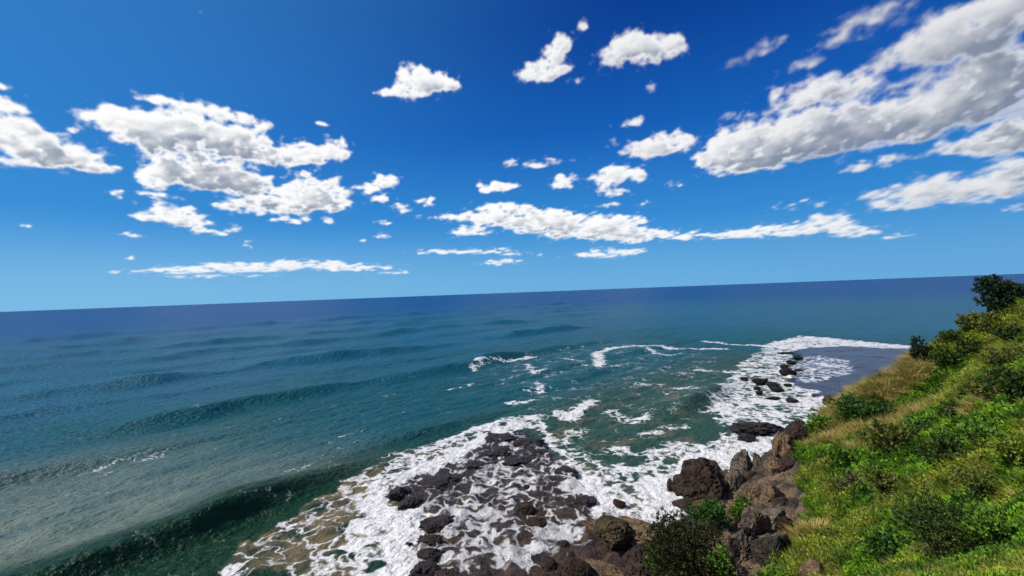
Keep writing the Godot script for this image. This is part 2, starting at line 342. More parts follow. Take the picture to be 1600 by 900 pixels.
	["black brown rock below the near step of the reef", "wet rocks along the edge of the reef", "reef", -8.81, 0, -44.52, 2.05, 0.85, 1.85, 0, 0, 85, 0.7],
	["dark rock cut by the bottom edge at the reef's near corner", "wet rocks along the edge of the reef", "reef", -8.64, 0, -41.65, 2.71, 1.13, 2.44, 0, 0, 86, 0.7],
	["red brown rock in the shallow pool beside the boulder", "wet rocks along the edge of the reef", "red", 3.83, 0, -45.2, 1.84, 0.98, 1.66, 0, 0, 87, 0.6],
	["brown reef rock between pool and near white water", "wet rocks along the edge of the reef", "red", 0.72, 0, -47.27, 2.18, 0.77, 1.96, 0, 0, 88, 0.6],
	["smooth brown flank of the reef facing the surf channel", "wet rocks along the edge of the reef", "reef", 7.11, 0, -54.98, 3.58, 0.75, 2.87, -40, 0, 89, 0.5],
	["low brown rock on the reef edge facing the green bay", "wet rocks along the edge of the reef", "reef", 6.34, 0, -63.89, 3.13, 0.78, 2.5, -40, 0, 90, 0.5],
	["tiny dark stone in white water outside the near step", "wet rocks along the edge of the reef", "black", -11.2, 0, -47.14, 0.96, 0.45, 0.77, 0, 0, 91, 0.7]]
const SHRUBS = [
	["dark green rounded shrub below the straw covered ridge", "shrubs scattered over the grassy slope", "dense", "deep", 44.37, -60.37, 7.56, 2.79],
	["brown green bushy mound in the middle of the slope", "shrubs scattered over the grassy slope", "dense", "olive", 32.29, -40.65, 4.09, 2.87],
	["dark shrub with deep shadow under its near side", "shrubs scattered over the grassy slope", "dense", "dark", 27.65, -30.52, 2.99, 2.24],
	["grey brown twiggy shrub beside the rock face", "shrubs scattered over the grassy slope", "sparse", "grey", 26.96, -37.98, 1.96, 2.58],
	["olive mound of shrub next to the twiggy grey one", "shrubs scattered over the grassy slope", "dense", "olive", 25.79, -33.15, 2.97, 1.8],
	["bright yellow green bush at the picture's outer edge", "shrubs scattered over the grassy slope", "dense", "yellow", 25.65, -24.3, 2.18, 1.91],
	["small dark shrub above the straw tussock", "shrubs scattered over the grassy slope", "dense", "dark", 35.97, -38.82, 2.53, 1.8],
	["largest dark shrub low on the slope with brownish foliage", "shrubs scattered over the grassy slope", "sparse", "dark", 15.86, -17.91, 3.01, 2.14],
	["dark green shrub cut by the picture edge below the tree", "shrubs scattered over the grassy slope", "dense", "dark", 33.8, -31.69, 3.28, 2.5],
	["leafy green shrub low on the slope near the picture edge", "shrubs scattered over the grassy slope", "leafy", "green", 16.69, -16.49, 2.15, 1.66],
	["leafy mid green shrub above the yellow green bush", "shrubs scattered over the grassy slope", "leafy", "green", 28.31, -28.71, 2.81, 1.87],
	["dark mounded shrub on the upper slope below small tree", "shrubs scattered over the grassy slope", "dense", "dark", 53.93, -58.51, 3.98, 2.07],
	["dark green shrub in a hollow under the upper slope", "shrubs scattered over the grassy slope", "dense", "dark", 55.01, -56.29, 3.37, 2.15],
	["low dark shrub on the skyline between the two trees", "shrubs scattered over the grassy slope", "dense", "dark", 56.45, -60.67, 3.14, 1.16],
	["olive shrub at the foot of the large dark tree", "shrubs scattered over the grassy slope", "dense", "olive", 57.67, -58.16, 4.44, 1.59],
	["dark shrub behind the yellow green grass of the upper slope", "shrubs scattered over the grassy slope", "dense", "dark", 54.03, -50.67, 3.73, 1.66],
	["olive brown shrub on the upper slope at the picture edge", "shrubs scattered over the grassy slope", "sparse", "olive", 46.8, -44.59, 4.01, 2.06],
	["bright green bush at the seaward lip of the slope", "shrubs scattered over the grassy slope", "leafy", "bright", 38.96, -60.79, 3.47, 2.65],
	["tiny dark shrub alone on the grassy skyline", "shrubs scattered over the grassy slope", "dense", "dark", 50.04, -64.53, 0.88, 0.79],
	["small olive bush on the bare cliff edge", "shrubs scattered over the grassy slope", "dense", "olive", 42.44, -73.84, 2.21, 1.61],
	["wide dark brown green bush overhanging the tan slab", "shrubs scattered over the grassy slope", "dense", "darkbrown", 12.55, -35.51, 7.51, 3.56],
	["bright green bush behind the wide dark one", "shrubs scattered over the grassy slope", "dense", "deep", 17.71, -44.12, 3.95, 2.04],
	["bright green leafy clump at the foot of the wide dark bush", "shrubs scattered over the grassy slope", "leafy", "bright", 10.73, -36.22, 3.14, 2.85],
	["bright green clump between dark bush and stained buttress", "shrubs scattered over the grassy slope", "leafy", "bright", 21.3, -45.32, 2.09, 2.46],
	["small bright green bush beneath the dark bush's shaded side", "shrubs scattered over the grassy slope", "leafy", "bright", 13.89, -33, 2.24, 1.79],
	["olive green shrub behind the leafy mid green one", "shrubs scattered over the grassy slope", "leafy", "olive", 36.36, -36.5, 2.78, 1.79],
	["dull brown shrub amid grass of the lower slope", "shrubs scattered over the grassy slope", "sparse", "olive", 21.76, -22.21, 1.99, 1.27],
	["low green shrub just above the grey brown rock face", "shrubs scattered over the grassy slope", "leafy", "green", 31.87, -46.28, 3.14, 1.89],
	["dark green low shrub beneath the straw tussock", "shrubs scattered over the grassy slope", "dense", "deep", 34.87, -40.04, 2.72, 1.63],
	["deep green shrub in the hollow at the slope bottom", "shrubs scattered over the grassy slope", "leafy", "deep", 16.8, -21.43, 2.15, 1.39]]
const PATCHES = [
	["straw", 70.31, 16.5, 2.5],
	["straw", 74.19, 7.18, 1.21],
	["straw", 74.95, 8.52, 2.23],
	["straw", 78.36, 10.55, 2.26],
	["straw", 79.52, 13.58, 2.05],
	["straw", 80.32, 15.53, 1.52],
	["straw", 66.16, 9.76, 1.67],
	["straw", 61.66, 12.63, 1.1],
	["straw", 97.28, 0.92, 1.6],
	["straw", 69.98, 11.05, 1.57],
	["straw", 51.05, 23.05, 0.97],
	["straw", 39.33, 12.05, 1.44],
	["gold", 53.41, 7.57, 1.58],
	["straw", 71.28, 14.33, 1.68],
	["yellow", 79.28, 23.03, 3.04],
	["yellow", 36.04, 13.3, 1.91],
	["yellow", 42.45, 13.05, 1.7],
	["yellow", 39.36, 19.8, 1.78],
	["yellow", 38.8, 18.23, 1.08],
	["yellow", 70.14, 20.63, 2.5],
	["yellow", 82.29, 24.53, 2.32],
	["yellow", 33.44, 16.67, 1.36],
	["yellow", 57.07, 10.55, 1.99],
	["yellow", 34.36, 22.18, 1.2],
	["yellow", 58.02, 7.95, 1.68],
	["green", 75.33, 9.9, 3.39],
	["green", 60.65, 8.61, 2.44],
	["green", 65.05, 9.64, 2.25],
	["green", 75.22, 17.04, 1.87],
	["green", 60.59, 20.82, 2.4],
	["green", 49.51, 20.34, 1.99],
	["green", 49.69, 23.53, 1.41],
	["green", 55.1, 14.13, 1.83],
	["green", 21.28, 23.13, 1.2],
	["green", 30.85, 19.07, 1.65],
	["green", 34.07, 22.89, 1.3],
	["green", 79.67, 19.27, 2.4],
	["green", 45.15, 19.08, 1.87],
	["green", 82.79, 0.99, 3.01]]

const SUN_AZ := -89.0
const SUN_EL := 46.0
const FU0 := 25.0
const FU1 := 285.0
const FD0 := -108.0
const FD1 := 6.0
const MW := 512
const MH := 256

var sun_to: Vector3
var foam_mask: PackedFloat32Array
var foam_tex: ImageTexture
var ground_h: PackedFloat32Array
var veg_v: PackedFloat32Array
const GS0 := -14.0
const GS1 := 116.0
const GD0 := -6.0
const GD1 := 56.0
const GSTEP := 0.3
var gnx := 0
var gny := 0
var names := {}
var n_big := FastNoiseLite.new()
var n_mid := FastNoiseLite.new()
var n_fine := FastNoiseLite.new()

func noise(seed_: int, freq: float, oct: int, kind := FastNoiseLite.TYPE_SIMPLEX_SMOOTH) -> FastNoiseLite:
	var n := FastNoiseLite.new()
	n.seed = seed_
	n.noise_type = kind
	n.frequency = freq
	n.fractal_type = FastNoiseLite.FRACTAL_FBM if oct > 1 else FastNoiseLite.FRACTAL_NONE
	n.fractal_octaves = oct
	return n

func sm(a: float, b: float, x: float) -> float:
	var t := clampf((x - a) / (b - a), 0.0, 1.0)
	return t * t * (3.0 - 2.0 * t)

func to_world(s: float, d: float) -> Vector2:
	return Vector2((s + d) * 0.70711 - 16.0, (d - s) * 0.70711 - 16.0)

func to_sd(x: float, z: float) -> Vector2:
	return Vector2((x - z) * 0.70711, (x + z + 32.0) * 0.70711)

func numbered(called: String) -> String:
	var k: int = names.get(called, 0)
	names[called] = k + 1
	return called if k == 0 else "%s_%03d" % [called, k]

func tag(o: Node, label := "", category := "", group := "", kind := "") -> void:
	if label != "": o.set_meta("label", label)
	if category != "": o.set_meta("category", category)
	if group != "": o.set_meta("group", group)
	if kind != "": o.set_meta("kind", kind)

func add_mesh(called: String, mesh: Mesh, mat: Material, parent: Node = self) -> MeshInstance3D:
	var o := MeshInstance3D.new()
	o.name = numbered(called) if parent == self else called
	o.mesh = mesh
	if mat: o.material_override = mat
	parent.add_child(o, true)
	return o

func base(called: String, where: Vector3, turn := 0.0) -> Node3D:
	var o := Node3D.new()
	o.name = numbered(called)
	add_child(o, true)
	o.position = where
	o.rotation.y = turn
	return o

func array_mesh(v: PackedVector3Array, n: PackedVector3Array, c: PackedColorArray, idx: PackedInt32Array, uv := PackedVector2Array(), uv2 := PackedVector2Array()) -> ArrayMesh:
	var a := []
	a.resize(Mesh.ARRAY_MAX)
	a[Mesh.ARRAY_VERTEX] = v
	if n.size(): a[Mesh.ARRAY_NORMAL] = n
	if c.size(): a[Mesh.ARRAY_COLOR] = c
	if uv.size(): a[Mesh.ARRAY_TEX_UV] = uv
	if uv2.size(): a[Mesh.ARRAY_TEX_UV2] = uv2
	if idx.size(): a[Mesh.ARRAY_INDEX] = idx
	var m := ArrayMesh.new()
	m.add_surface_from_arrays(Mesh.PRIMITIVE_TRIANGLES, a)
	return m

# ------------------------------------------------------------------ sky
func air(az: float, el: float) -> Vector3:
	# clear air: pale at the horizon, deepest blue about a right angle from the sun
	var e := maxf(el, 0.0)
	var c := Vector3(0.150, 0.430, 0.740)
	c = c.lerp(Vector3(0.045, 0.290, 0.690), sm(0.0, 9.0, e))
	c = c.lerp(Vector3(0.009, 0.125, 0.500), sm(4.0, 20.0, e))
	c = c.lerp(Vector3(0.003, 0.042, 0.270), sm(14.0, 34.0, e))
	var ra := deg_to_rad(az)
	var re := deg_to_rad(e)
	var dir := Vector3(sin(ra) * cos(re), sin(re), -cos(ra) * cos(re))
	var g := dir.dot(sun_to)
	var near := sm(0.15, 1.0, g)
	c = c.lerp(Vector3(0.06, 0.33, 0.75), near * 0.60)
	c = c.lerp(Vector3(0.30, 0.60, 0.84), 0.50 * sm(-0.1, 0.7, g) * (1.0 - sm(0.0, 10.0, e)))
	c = c.lerp(Vector3(0.03, 0.17, 0.50), 0.22 * sm(0.0, -0.8, g))
	return c

func make_sky() -> ImageTexture:
	var lw := 1024
	var lh := 512
	var far_cloud := noise(7, 0.55, 5)
	var low := PackedFloat32Array()
	low.resize(lw * lh * 3)
	var k := 0
	for j in lh:
		var el := 90.0 - (j + 0.5) / lh * 180.0
		for i in lw:
			var az := (i + 0.5) / lw * 360.0
			if az > 180.0: az -= 360.0
			var c := air(az, el)
			if el > 2.0:
				var out_ := maxf(sm(50.0, 66.0, absf(az)), sm(36.0, 46.0, el))
				if out_ > 0.0:
					var y := sin(deg_to_rad(el)) + 0.12
					var q := cos(deg_to_rad(el)) / y
					var n := far_cloud.get_noise_2d(q * sin(deg_to_rad(az)) * 1.6 + 31.0, q * cos(deg_to_rad(az)) * 1.6)
					var a := sm(0.06, 0.32, n) * out_
					c = c.lerp(Vector3(0.80, 0.83, 0.88), a * 0.85)
			low[k] = c.x
			low[k + 1] = c.y
			low[k + 2] = c.z
			k += 3
	var img := Image.create_from_data(lw, lh, false, Image.FORMAT_RGBF, low.to_byte_array())
	img.resize(4096, 2048, Image.INTERPOLATE_BILINEAR)
	# the part of the sky with the clouds, at full resolution
	var W := 1216
	var HH := 430
	var px_deg := 4096.0 / 360.0
	var az0 := -W * 0.5 / px_deg
	var row0 := 596
	var el0 := 90.0 - (row0 + 0.5) / 2048.0 * 180.0
	var D := PackedFloat32Array()
	D.resize(W * HH)
	var SO := PackedFloat32Array()
	SO.resize(W * HH)
	var LS := PackedFloat32Array()   # how far each billow's surface is turned to the sun, weighted
	LS.resize(W * HH)
	var LW := PackedFloat32Array()
	LW.resize(W * HH)
	var prng := RandomNumberGenerator.new()
	prng.seed = 5150
	for b in CLOUDS:
		var bx: float = (b[0] - az0) * px_deg
		var by: float = (el0 - b[1]) * px_deg
		var rx: float = maxf(b[2] * px_deg, 2.0)
		var ry: float = maxf(b[3] * px_deg, 1.6)
		var st: float = b[4]
		var so: float = b[5]
		var puffs := [[0.0, 0.0, 1.0, 1.0, 0.62]]
		var count := int(clampf(rx * ry / 22.0, 3.0, 26.0) * (1.0 - 0.35 * so))
		for _k in count:
			var an := prng.randf() * TAU
			var rr := sqrt(prng.randf()) * 0.92
			var sz := prng.randf_range(0.22, 0.50)
			puffs.append([cos(an) * rr, sin(an) * rr * (0.75 if sin(an) > 0.0 else 1.0), sz * lerpf(1.0, minf(1.0, ry / rx * 1.7), 0.7), sz * 1.05, 0.42])
		for p in puffs:
			var cx: float = bx + p[0] * rx
			var cy: float = by + p[1] * ry
			var qx: float = maxf(p[2] * rx, 1.5)
			var qy: float = maxf(p[3] * ry, 1.3)
			var ps: float = p[4] * st
			for j in range(maxi(0, int(cy - qy * 1.7)), mini(HH, int(cy + qy * 1.7) + 1)):
				var dy := (j - cy) / qy
				if dy > 0.0: dy *= 1.2
				for i in range(maxi(0, int(cx - qx * 1.7)), mini(W, int(cx + qx * 1.7) + 1)):
					var dx := (i - cx) / qx
					var q := dx * dx + dy * dy
					if q < 2.9:
						var v := ps * exp(-1.6 * q)
						var at := j * W + i
						D[at] += v
						SO[at] += v * so
						var fall := v / sqrt(qx * qy)
						LS[at] += fall * (-0.50 * dx - 0.66 * dy + 0.35 * sqrt(maxf(0.0, 1.0 - q)))
						LW[at] += fall
	var nz := noise(21, 0.040, 6)
	nz.fractal_gain = 0.54
	var veil := noise(24, 0.012, 3)
	var E := PackedFloat32Array()
	E.resize(W * HH)
	for j in HH:
		var el := el0 - j / px_deg
		var stretch := 1.0 + 6.0 / (maxf(el, 0.0) + 3.0)
		for i in W:
			var d := D[j * W + i]
			if d < 0.02: continue
			SO[j * W + i] /= d
			var so := SO[j * W + i]
			var n := nz.get_noise_2d(i * sqrt(stretch), j * stretch)
			var dd := minf(d, 2.2)
			dd = dd if dd < 0.7 else 0.7 + (dd - 0.7) * 0.40
			E[j * W + i] = dd - 0.30 + lerpf(1.0, 0.62, so) * n * (0.55 + 0.35 * minf(dd, 1.0)) + so * 0.55 * veil.get_noise_2d(i, j * 1.6)
	var hi := PackedFloat32Array()
	hi.resize(W * HH * 3)
	k = 0
	for j in HH:
		var el := el0 - j / px_deg
		for i in W:
			var az := az0 + i / px_deg
			var c := air(az, el)
			var at := j * W + i
			var e := E[at]
			if e > -0.10:
				if D[at] >= 0.02:
					var so := SO[at]
					var a := sm(-0.10, lerpf(0.52, 0.95, so), e)
					a = a * lerpf(0.99, 0.90, so)
					var turn := LS[at] / maxf(LW[at], 1e-6)
					var thick := sm(0.25, 0.95, e)
					var acc := 0.0
					for t in [[-8, -9], [-18, -20], [-32, -34]]:
						var ii: int = i + t[0]
						var jj: int = j + t[1]
						if ii >= 0 and jj >= 0: acc += clampf(E[jj * W + ii] + 0.1, 0.0, 1.0)
					var lit := 0.84 + 0.62 * turn - 0.24 * acc * thick - 0.10 * thick + 0.16 * (1.0 - thick)
					lit = clampf(lit, 0.0, 1.0)
					lit = lit * lit * (3.0 - 2.0 * lit)
					var cl := Vector3(0.26, 0.31, 0.41).lerp(Vector3(1.0, 1.0, 1.0), lit)
					cl *= lerpf(1.0, 0.76, so)
					cl = cl.lerp(Vector3(0.62, 0.74, 0.86), 0.28 * (1.0 - sm(1.0, 10.0, el)))
					c = c.lerp(cl, a)
			hi[k] = c.x
			hi[k + 1] = c.y
			hi[k + 2] = c.z
			k += 3
	var im2 := Image.create_from_data(W, HH, false, Image.FORMAT_RGBF, hi.to_byte_array())
	var half := W / 2
	img.blit_rect(im2, Rect2i(half, 0, half, HH), Vector2i(0, row0))
	img.blit_rect(im2, Rect2i(0, 0, half, HH), Vector2i(4096 - half, row0))
	return ImageTexture.create_from_image(img)

# ------------------------------------------------------------------ foam
func foam_u(s: float) -> float:
	return log(maxf(s + FU0, 1.0) / FU0) / log(FU1 / FU0)

func foam_v(d: float) -> float:
	return (d - FD0) / (FD1 - FD0)

func mask_at(s: float, d: float) -> float:
	var u := foam_u(s) * MW - 0.5
	var v := foam_v(d) * MH - 0.5
	if u < 0.0 or v < 0.0 or u >= MW - 1.001 or v >= MH - 1.001: return 0.0
	var i := int(u)
	var j := int(v)
	var fu := u - i
	var fv := v - j
	var k := j * MW + i
	return lerpf(lerpf(foam_mask[k], foam_mask[k + 1], fu), lerpf(foam_mask[k + MW], foam_mask[k + MW + 1], fu), fv)

func make_foam() -> void:
	var m := PackedFloat32Array()
	m.resize(MW * MH)
	var polys := []
	for a in FOAM_AREAS:
		var p := PackedVector2Array()
		var f: Array = a[1]
		for i in range(0, f.size(), 2): p.append(Vector2(f[i], f[i + 1]))
		var lo := p[0]
		var hi := p[0]
		for q in p:
			lo = lo.min(q)
			hi = hi.max(q)
		polys.append([a[0], p, lo, hi])
	var lines := []
	for a in FOAM_LINES:
		var p := PackedVector2Array()
		var f: Array = a[2]
		for i in range(0, f.size(), 2): p.append(Vector2(f[i], f[i + 1]))
		var lo := p[0]
		var hi := p[0]
		for q in p:
			lo = lo.min(q)
			hi = hi.max(q)
		lines.append([a[0], a[1], p, lo - Vector2(5, 5), hi + Vector2(5, 5)])
	var wob := noise(31, 0.16, 3)
	for j in MH:
		var d0 := FD0 + (j + 0.5) / MH * (FD1 - FD0)
		for i in MW:
			var s0 := FU0 * pow(FU1 / FU0, (i + 0.5) / MW) - FU0
			var q := Vector2(s0 + 1.6 * wob.get_noise_2d(s0, d0), d0 + 1.6 * wob.get_noise_2d(s0 + 200.0, d0))
			var best := 0.0
			for p in polys:
				if q.x < p[2].x or q.y < p[2].y or q.x > p[3].x or q.y > p[3].y: continue
				if p[0] > best and Geometry2D.is_point_in_polygon(q, p[1]): best = p[0]
			for p in lines:
				if q.x < p[3].x or q.y < p[3].y or q.x > p[4].x or q.y > p[4].y: continue
				var pl: PackedVector2Array = p[2]
				for t in pl.size() - 1:
					var c := Geometry2D.get_closest_point_to_segment(q, pl[t], pl[t + 1])
					var r: float = q.distance_to(c) / p[1]
					if r < 2.0: best = maxf(best, p[0] * (1.0 - 0.35 * r * r * 0.6))
			m[j * MW + i] = best
	var img := Image.create_from_data(MW, MH, false, Image.FORMAT_RF, m.to_byte_array())
	img.resize(MW / 3, MH / 3, Image.INTERPOLATE_BILINEAR)
	img.resize(MW, MH, Image.INTERPOLATE_CUBIC)
	var soft := img.get_data().to_float32_array()
	foam_mask = PackedFloat32Array()
	foam_mask.resize(MW * MH)
	for i in MW * MH:
		var bx := mini(i % MW, MW - 1 - i % MW)
		var by := mini(i / MW, MH - 1 - i / MW)
		foam_mask[i] = clampf(lerpf(soft[i], m[i], 0.35), 0.0, 1.0) * sm(1.0, 12.0, minf(bx, by * 2.0))
	# the foam itself: a net of bubbles that closes to white where the water churns
	var TW := 2048
	var TH := 1024
	var web := noise(41, 0.42, 1, FastNoiseLite.TYPE_CELLULAR)
	web.cellular_return_type = FastNoiseLite.RETURN_DISTANCE2_SUB
	web.cellular_distance_function = FastNoiseLite.DISTANCE_EUCLIDEAN
	var web2 := noise(42, 1.15, 1, FastNoiseLite.TYPE_CELLULAR)
	web2.cellular_return_type = FastNoiseLite.RETURN_DISTANCE2_SUB
	var warp := noise(43, 0.35, 3)
	var grain := noise(44, 1.6, 3)
	var strand := noise(46, 0.55, 3)
	strand.fractal_type = FastNoiseLite.FRACTAL_RIDGED
	strand.domain_warp_enabled = true
	strand.domain_warp_amplitude = 2.2
	strand.domain_warp_frequency = 0.25
	var patch := noise(45, 0.14, 4)
	var bytes := PackedByteArray()
	bytes.resize(TW * TH * 4)
	bytes.fill(214)
	var ss := PackedFloat32Array()
	ss.resize(TW)
	for i in TW: ss[i] = FU0 * pow(FU1 / FU0, (i + 0.5) / TW) - FU0
	for j in TH:
		var d := FD0 + (j + 0.5) / TH * (FD1 - FD0)
		var mj := clampi(int((j + 0.5) / TH * MH - 0.5), 0, MH - 2)
		for i in TW:
			var mi := clampi(int((i + 0.5) / TW * MW - 0.5), 0, MW - 2)
			var at := (j * TW + i) * 4 + 3
			if foam_mask[mj * MW + mi] < 0.03 and foam_mask[mj * MW + mi + MW + 1] < 0.03:
				bytes[at] = 0
				continue
			var s := ss[i]
			var f := mask_at(s, d)
			var wx := s + 1.5 * warp.get_noise_2d(s, d)
			var wy := d + 1.5 * warp.get_noise_2d(s + 300.0, d)
			var w1 := 1.0 - minf((web.get_noise_2d(wx, wy) + 1.0) * 1.5, 1.0)
			var w2 := 1.0 - minf((web2.get_noise_2d(wx, wy) + 1.0) * 1.3, 1.0)
			var g := grain.get_noise_2d(s * 0.8, d) * 0.5 + 0.5
			var p := patch.get_noise_2d(wx, wy)
			var rd := strand.get_noise_2d(wx * 0.7, wy * 1.15) * 0.5 + 0.5
			var val := 0.56 * w1 * w1 + 0.16 * w2 + 0.24 * rd + 0.14 * g + 0.38 * p + 0.04
			bytes[at] = int(245.0 * sm(0.0, 0.34, val - (0.13 + (0.97 - f) * 1.10)))
	foam_tex = ImageTexture.create_from_image(Image.create_from_data(TW, TH, false, Image.FORMAT_RGBA8, bytes))

func foam_uv(s: float, d: float) -> Vector2:
	return Vector2(clampf(foam_u(s), 0.0, 1.0), clampf(foam_v(d), 0.0, 1.0))

# ------------------------------------------------------------------ sea
const CRESTS = [[-37.5, 2.3, 1.9, 7.0, -30.0, 30.0, 0.10], [-49.5, 0.9, 1.8, 6.0, 42.0, 66.0, 0.0], [-60.0, 0.7, 2.5, 7.0, 95.0, 170.0, 0.0], [-22.0, 1.1, 2.2, 6.0, 92.0, 124.0, 0.0], [-74.0, 0.8, 3.0, 8.0, 110.0, 210.0, 0.0], [-79.0, 1.0, 2.4, 8.0, -60.0, 34.0, 0.0], [-102.0, 1.7, 3.6, 13.0, 14.0, 190.0, 0.02], [-136.0, 0.5, 4.0, 12.0, -40.0, 140.0, 0.0], [-171.0, 1.9, 5.0, 18.0, -60.0, 260.0, 0.0], [-212.0, 0.6, 6.0, 18.0, -60.0, 320.0, 0.0], [-262.0, 2.0, 8.0, 20.0, -120.0, 420.0, 0.0], [-330.0, 1.8, 9.0, 24.0, -160.0, 500.0, 0.0], [-420.0, 2.2, 12.0, 30.0, -250.0, 700.0, 0.0], [-540.0, 2.4, 14.0, 40.0, -300.0, 900.0, 0.0]]

func sea_h(s: float, d: float, r: float, m: float) -> float:
	var h := 0.0
	if d < -10.0 and d > -640.0:
		var bend := 5.0 * n_big.get_noise_2d(s * 0.35, d * 0.1) * (0.25 + maxf(0.0, -d - 40.0) * 0.02)
		for c in CRESTS:
			var x: float = d - c[0] - bend - maxf(s, 0.0) * -c[6] * 2.0
			if x > c[2] * 3.0 or x < -c[3] * 3.0: continue
			var a: float = c[1] * sm(c[4] - 20.0, c[4] + 10.0, s) * (1.0 - sm(c[5] - 25.0, c[5] + 10.0, s))
			if a < 0.02: continue
			a *= maxf(0.15, 0.85 + 1.5 * n_big.get_noise_2d(s * 0.45, c[0] * 3.0))
			var q: float = x / (c[2] if x > 0.0 else c[3])
			h += a * exp(-q * q * 1.2) - a * 0.25 * exp(-pow((x - c[2] * 2.0) / (c[2] * 1.6), 2.0))
	var calm := sm(4.0, -25.0, d)
	h += calm * 0.30 * n_big.get_noise_2d(s * 0.55, d * 1.6)
	if r < 700.0:
		h += calm * 0.30 * n_mid.get_noise_2d(s * 0.6, d * 1.5) * (1.0 - sm(350.0, 700.0, r))
	if r < 160.0:
		h += 0.085 * n_fine.get_noise_2d(s * 0.7, d * 1.4) * (1.0 - sm(90.0, 160.0, r))
	if m > 0.3:
		var k := sm(0.3, 0.95, m)
		h += k * (0.20 * n_mid.get_noise_2d(s * 3.0, d * 3.0) + 0.10 * absf(n_fine.get_noise_2d(s * 1.3, d * 1.3)))
		h += 0.25 * k * sm(60.0, 20.0, absf(s - 45.0)) * sm(-48.0, -38.0, d) * 0.4
	return h

func make_sea() -> void:
	var cols := 720
	var a0 := deg_to_rad(-68.0)
	var a1 := deg_to_rad(72.0)
	var radii := PackedFloat32Array()
	var r := 14.0
	while r < 420.0:
		radii.append(r)
		r *= 1.006
	while r < 60000.0:
		radii.append(r)
		r *= 1.035
	var rows := radii.size()
	var v := PackedVector3Array()
	var nn := PackedVector3Array()
	var cc := PackedColorArray()
	var uv := PackedVector2Array()
	var uv2 := PackedVector2Array()
	v.resize(rows * (cols + 1))
	nn.resize(v.size())
	cc.resize(v.size())
	uv.resize(v.size())
	uv2.resize(v.size())
	var tint := noise(51, 0.012, 4)
	var tint2 := noise(52, 0.09, 4)
	var sn := PackedFloat32Array()
	var cs := PackedFloat32Array()
	for i in cols + 1:
		var a := lerpf(a0, a1, float(i) / cols)
		sn.append(sin(a))
		cs.append(cos(a))
	var k := 0
	for j in rows:
		r = radii[j]
		for i in cols + 1:
			var x := r * sn[i]
			var z := -r * cs[i]
			var s := (x - z) * 0.70711
			var d := (x + z + 32.0) * 0.70711
			var m := 0.0
			if d > FD0 and d < FD1 and s > -20.0 and s < 258.0: m = mask_at(s, d)
			v[k] = Vector3(x, sea_h(s, d, r, m) if r < 3000.0 else 0.0, z)
			# colour of the water itself: deep blue offshore, green over the shallows, tan where sand is stirred up
			var off := maxf(-d, (r - 130.0) * 0.85)
			var t1 := tint.get_noise_2d(s, d * 2.0)
			var c := Vector3(0.010, 0.076, 0.095)
			c = c.lerp(Vector3(0.014, 0.096, 0.160), sm(70.0, 190.0, off + 40.0 * t1))
			c = c.lerp(Vector3(0.002, 0.060, 0.190), sm(220.0, 900.0, off + 120.0 * t1))
			if r < 400.0:
				var t2 := tint2.get_noise_2d(s, d * 1.5)
				var bay := sm(62.0, 30.0, off + 10.0 * t2) * sm(36.0, 60.0, s)
				c = c.lerp(Vector3(0.026, 0.066, 0.044), bay)
				c = c.lerp(Vector3(0.120, 0.092, 0.050), bay * sm(0.15, 0.45, t2) * 0.6)
				c = c.lerp(Vector3(0.008, 0.036, 0.022), sm(56.0, 44.0, off) * sm(60.0, 30.0, s))
				var sand := sm(46.0, -6.0, s + 12.0 * t1) * sm(105.0, 55.0, off + 8.0 * t2)
				c = c.lerp(Vector3(0.150, 0.190, 0.155), sand * sm(40.0, 47.0, off) * (0.75 + 0.5 * t2))
				var web := sm(46.0, 37.0, off) * sm(60.0, 40.0, s) * sm(8.0, 16.0, s)
				c = c.lerp(Vector3(0.135, 0.110, 0.060), web * sm(-0.45, 0.15, t2) * sm(0.25, 0.55, m))
			cc[k] = Color(c.x, c.y, c.z)
			uv[k] = Vector2(s / 36.0, d / 20.0)
			uv2[k] = foam_uv(s, d)
			k += 1
	var w := cols + 1
	for j in rows:
		var j0 := maxi(j - 1, 0) * w
		var j1 := mini(j + 1, rows - 1) * w
		for i in w:
			var p := v[j * w + mini(i + 1, cols)] - v[j * w + maxi(i - 1, 0)]
			var q := v[j1 + i] - v[j0 + i]
			nn[j * w + i] = p.cross(q).normalized()
	var idx := PackedInt32Array()
	idx.resize((rows - 1) * cols * 6)
	k = 0
	for j in rows - 1:
		for i in cols:
			var a := j * w + i
			idx[k] = a
			idx[k + 1] = a + w
			idx[k + 2] = a + w + 1
			idx[k + 3] = a
			idx[k + 4] = a + w + 1
			idx[k + 5] = a + 1
			k += 6
	if nn[w * 50 + 50].y < 0.0:
		for i in nn.size(): nn[i] = -nn[i]
	var mat := StandardMaterial3D.new()
	mat.resource_name = "sea_water"
	mat.vertex_color_use_as_albedo = true
	mat.roughness = 0.34
	mat.metallic_specular = 0.155
	mat.normal_enabled = true
	mat.normal_texture = ripples()
	mat.normal_scale = 0.8
	mat.detail_enabled = true
	mat.detail_blend_mode = BaseMaterial3D.BLEND_MODE_MIX
	mat.detail_uv_layer = BaseMaterial3D.DETAIL_UV_2
	mat.detail_albedo = foam_tex
	var o := add_mesh("sea", array_mesh(v, nn, cc, idx, uv, uv2), mat)
	tag(o, "blue green ocean with swells and white surf", "", "", "structure")

func ripples() -> ImageTexture:
	var n := noise(61, 0.016, 5)
	n.fractal_gain = 0.62
	var img := n.get_seamless_image(1024, 1024, false, false, 0.15)
	img.convert(Image.FORMAT_L8)
	img.bump_map_to_normal_map(18.0)
	return ImageTexture.create_from_image(img)

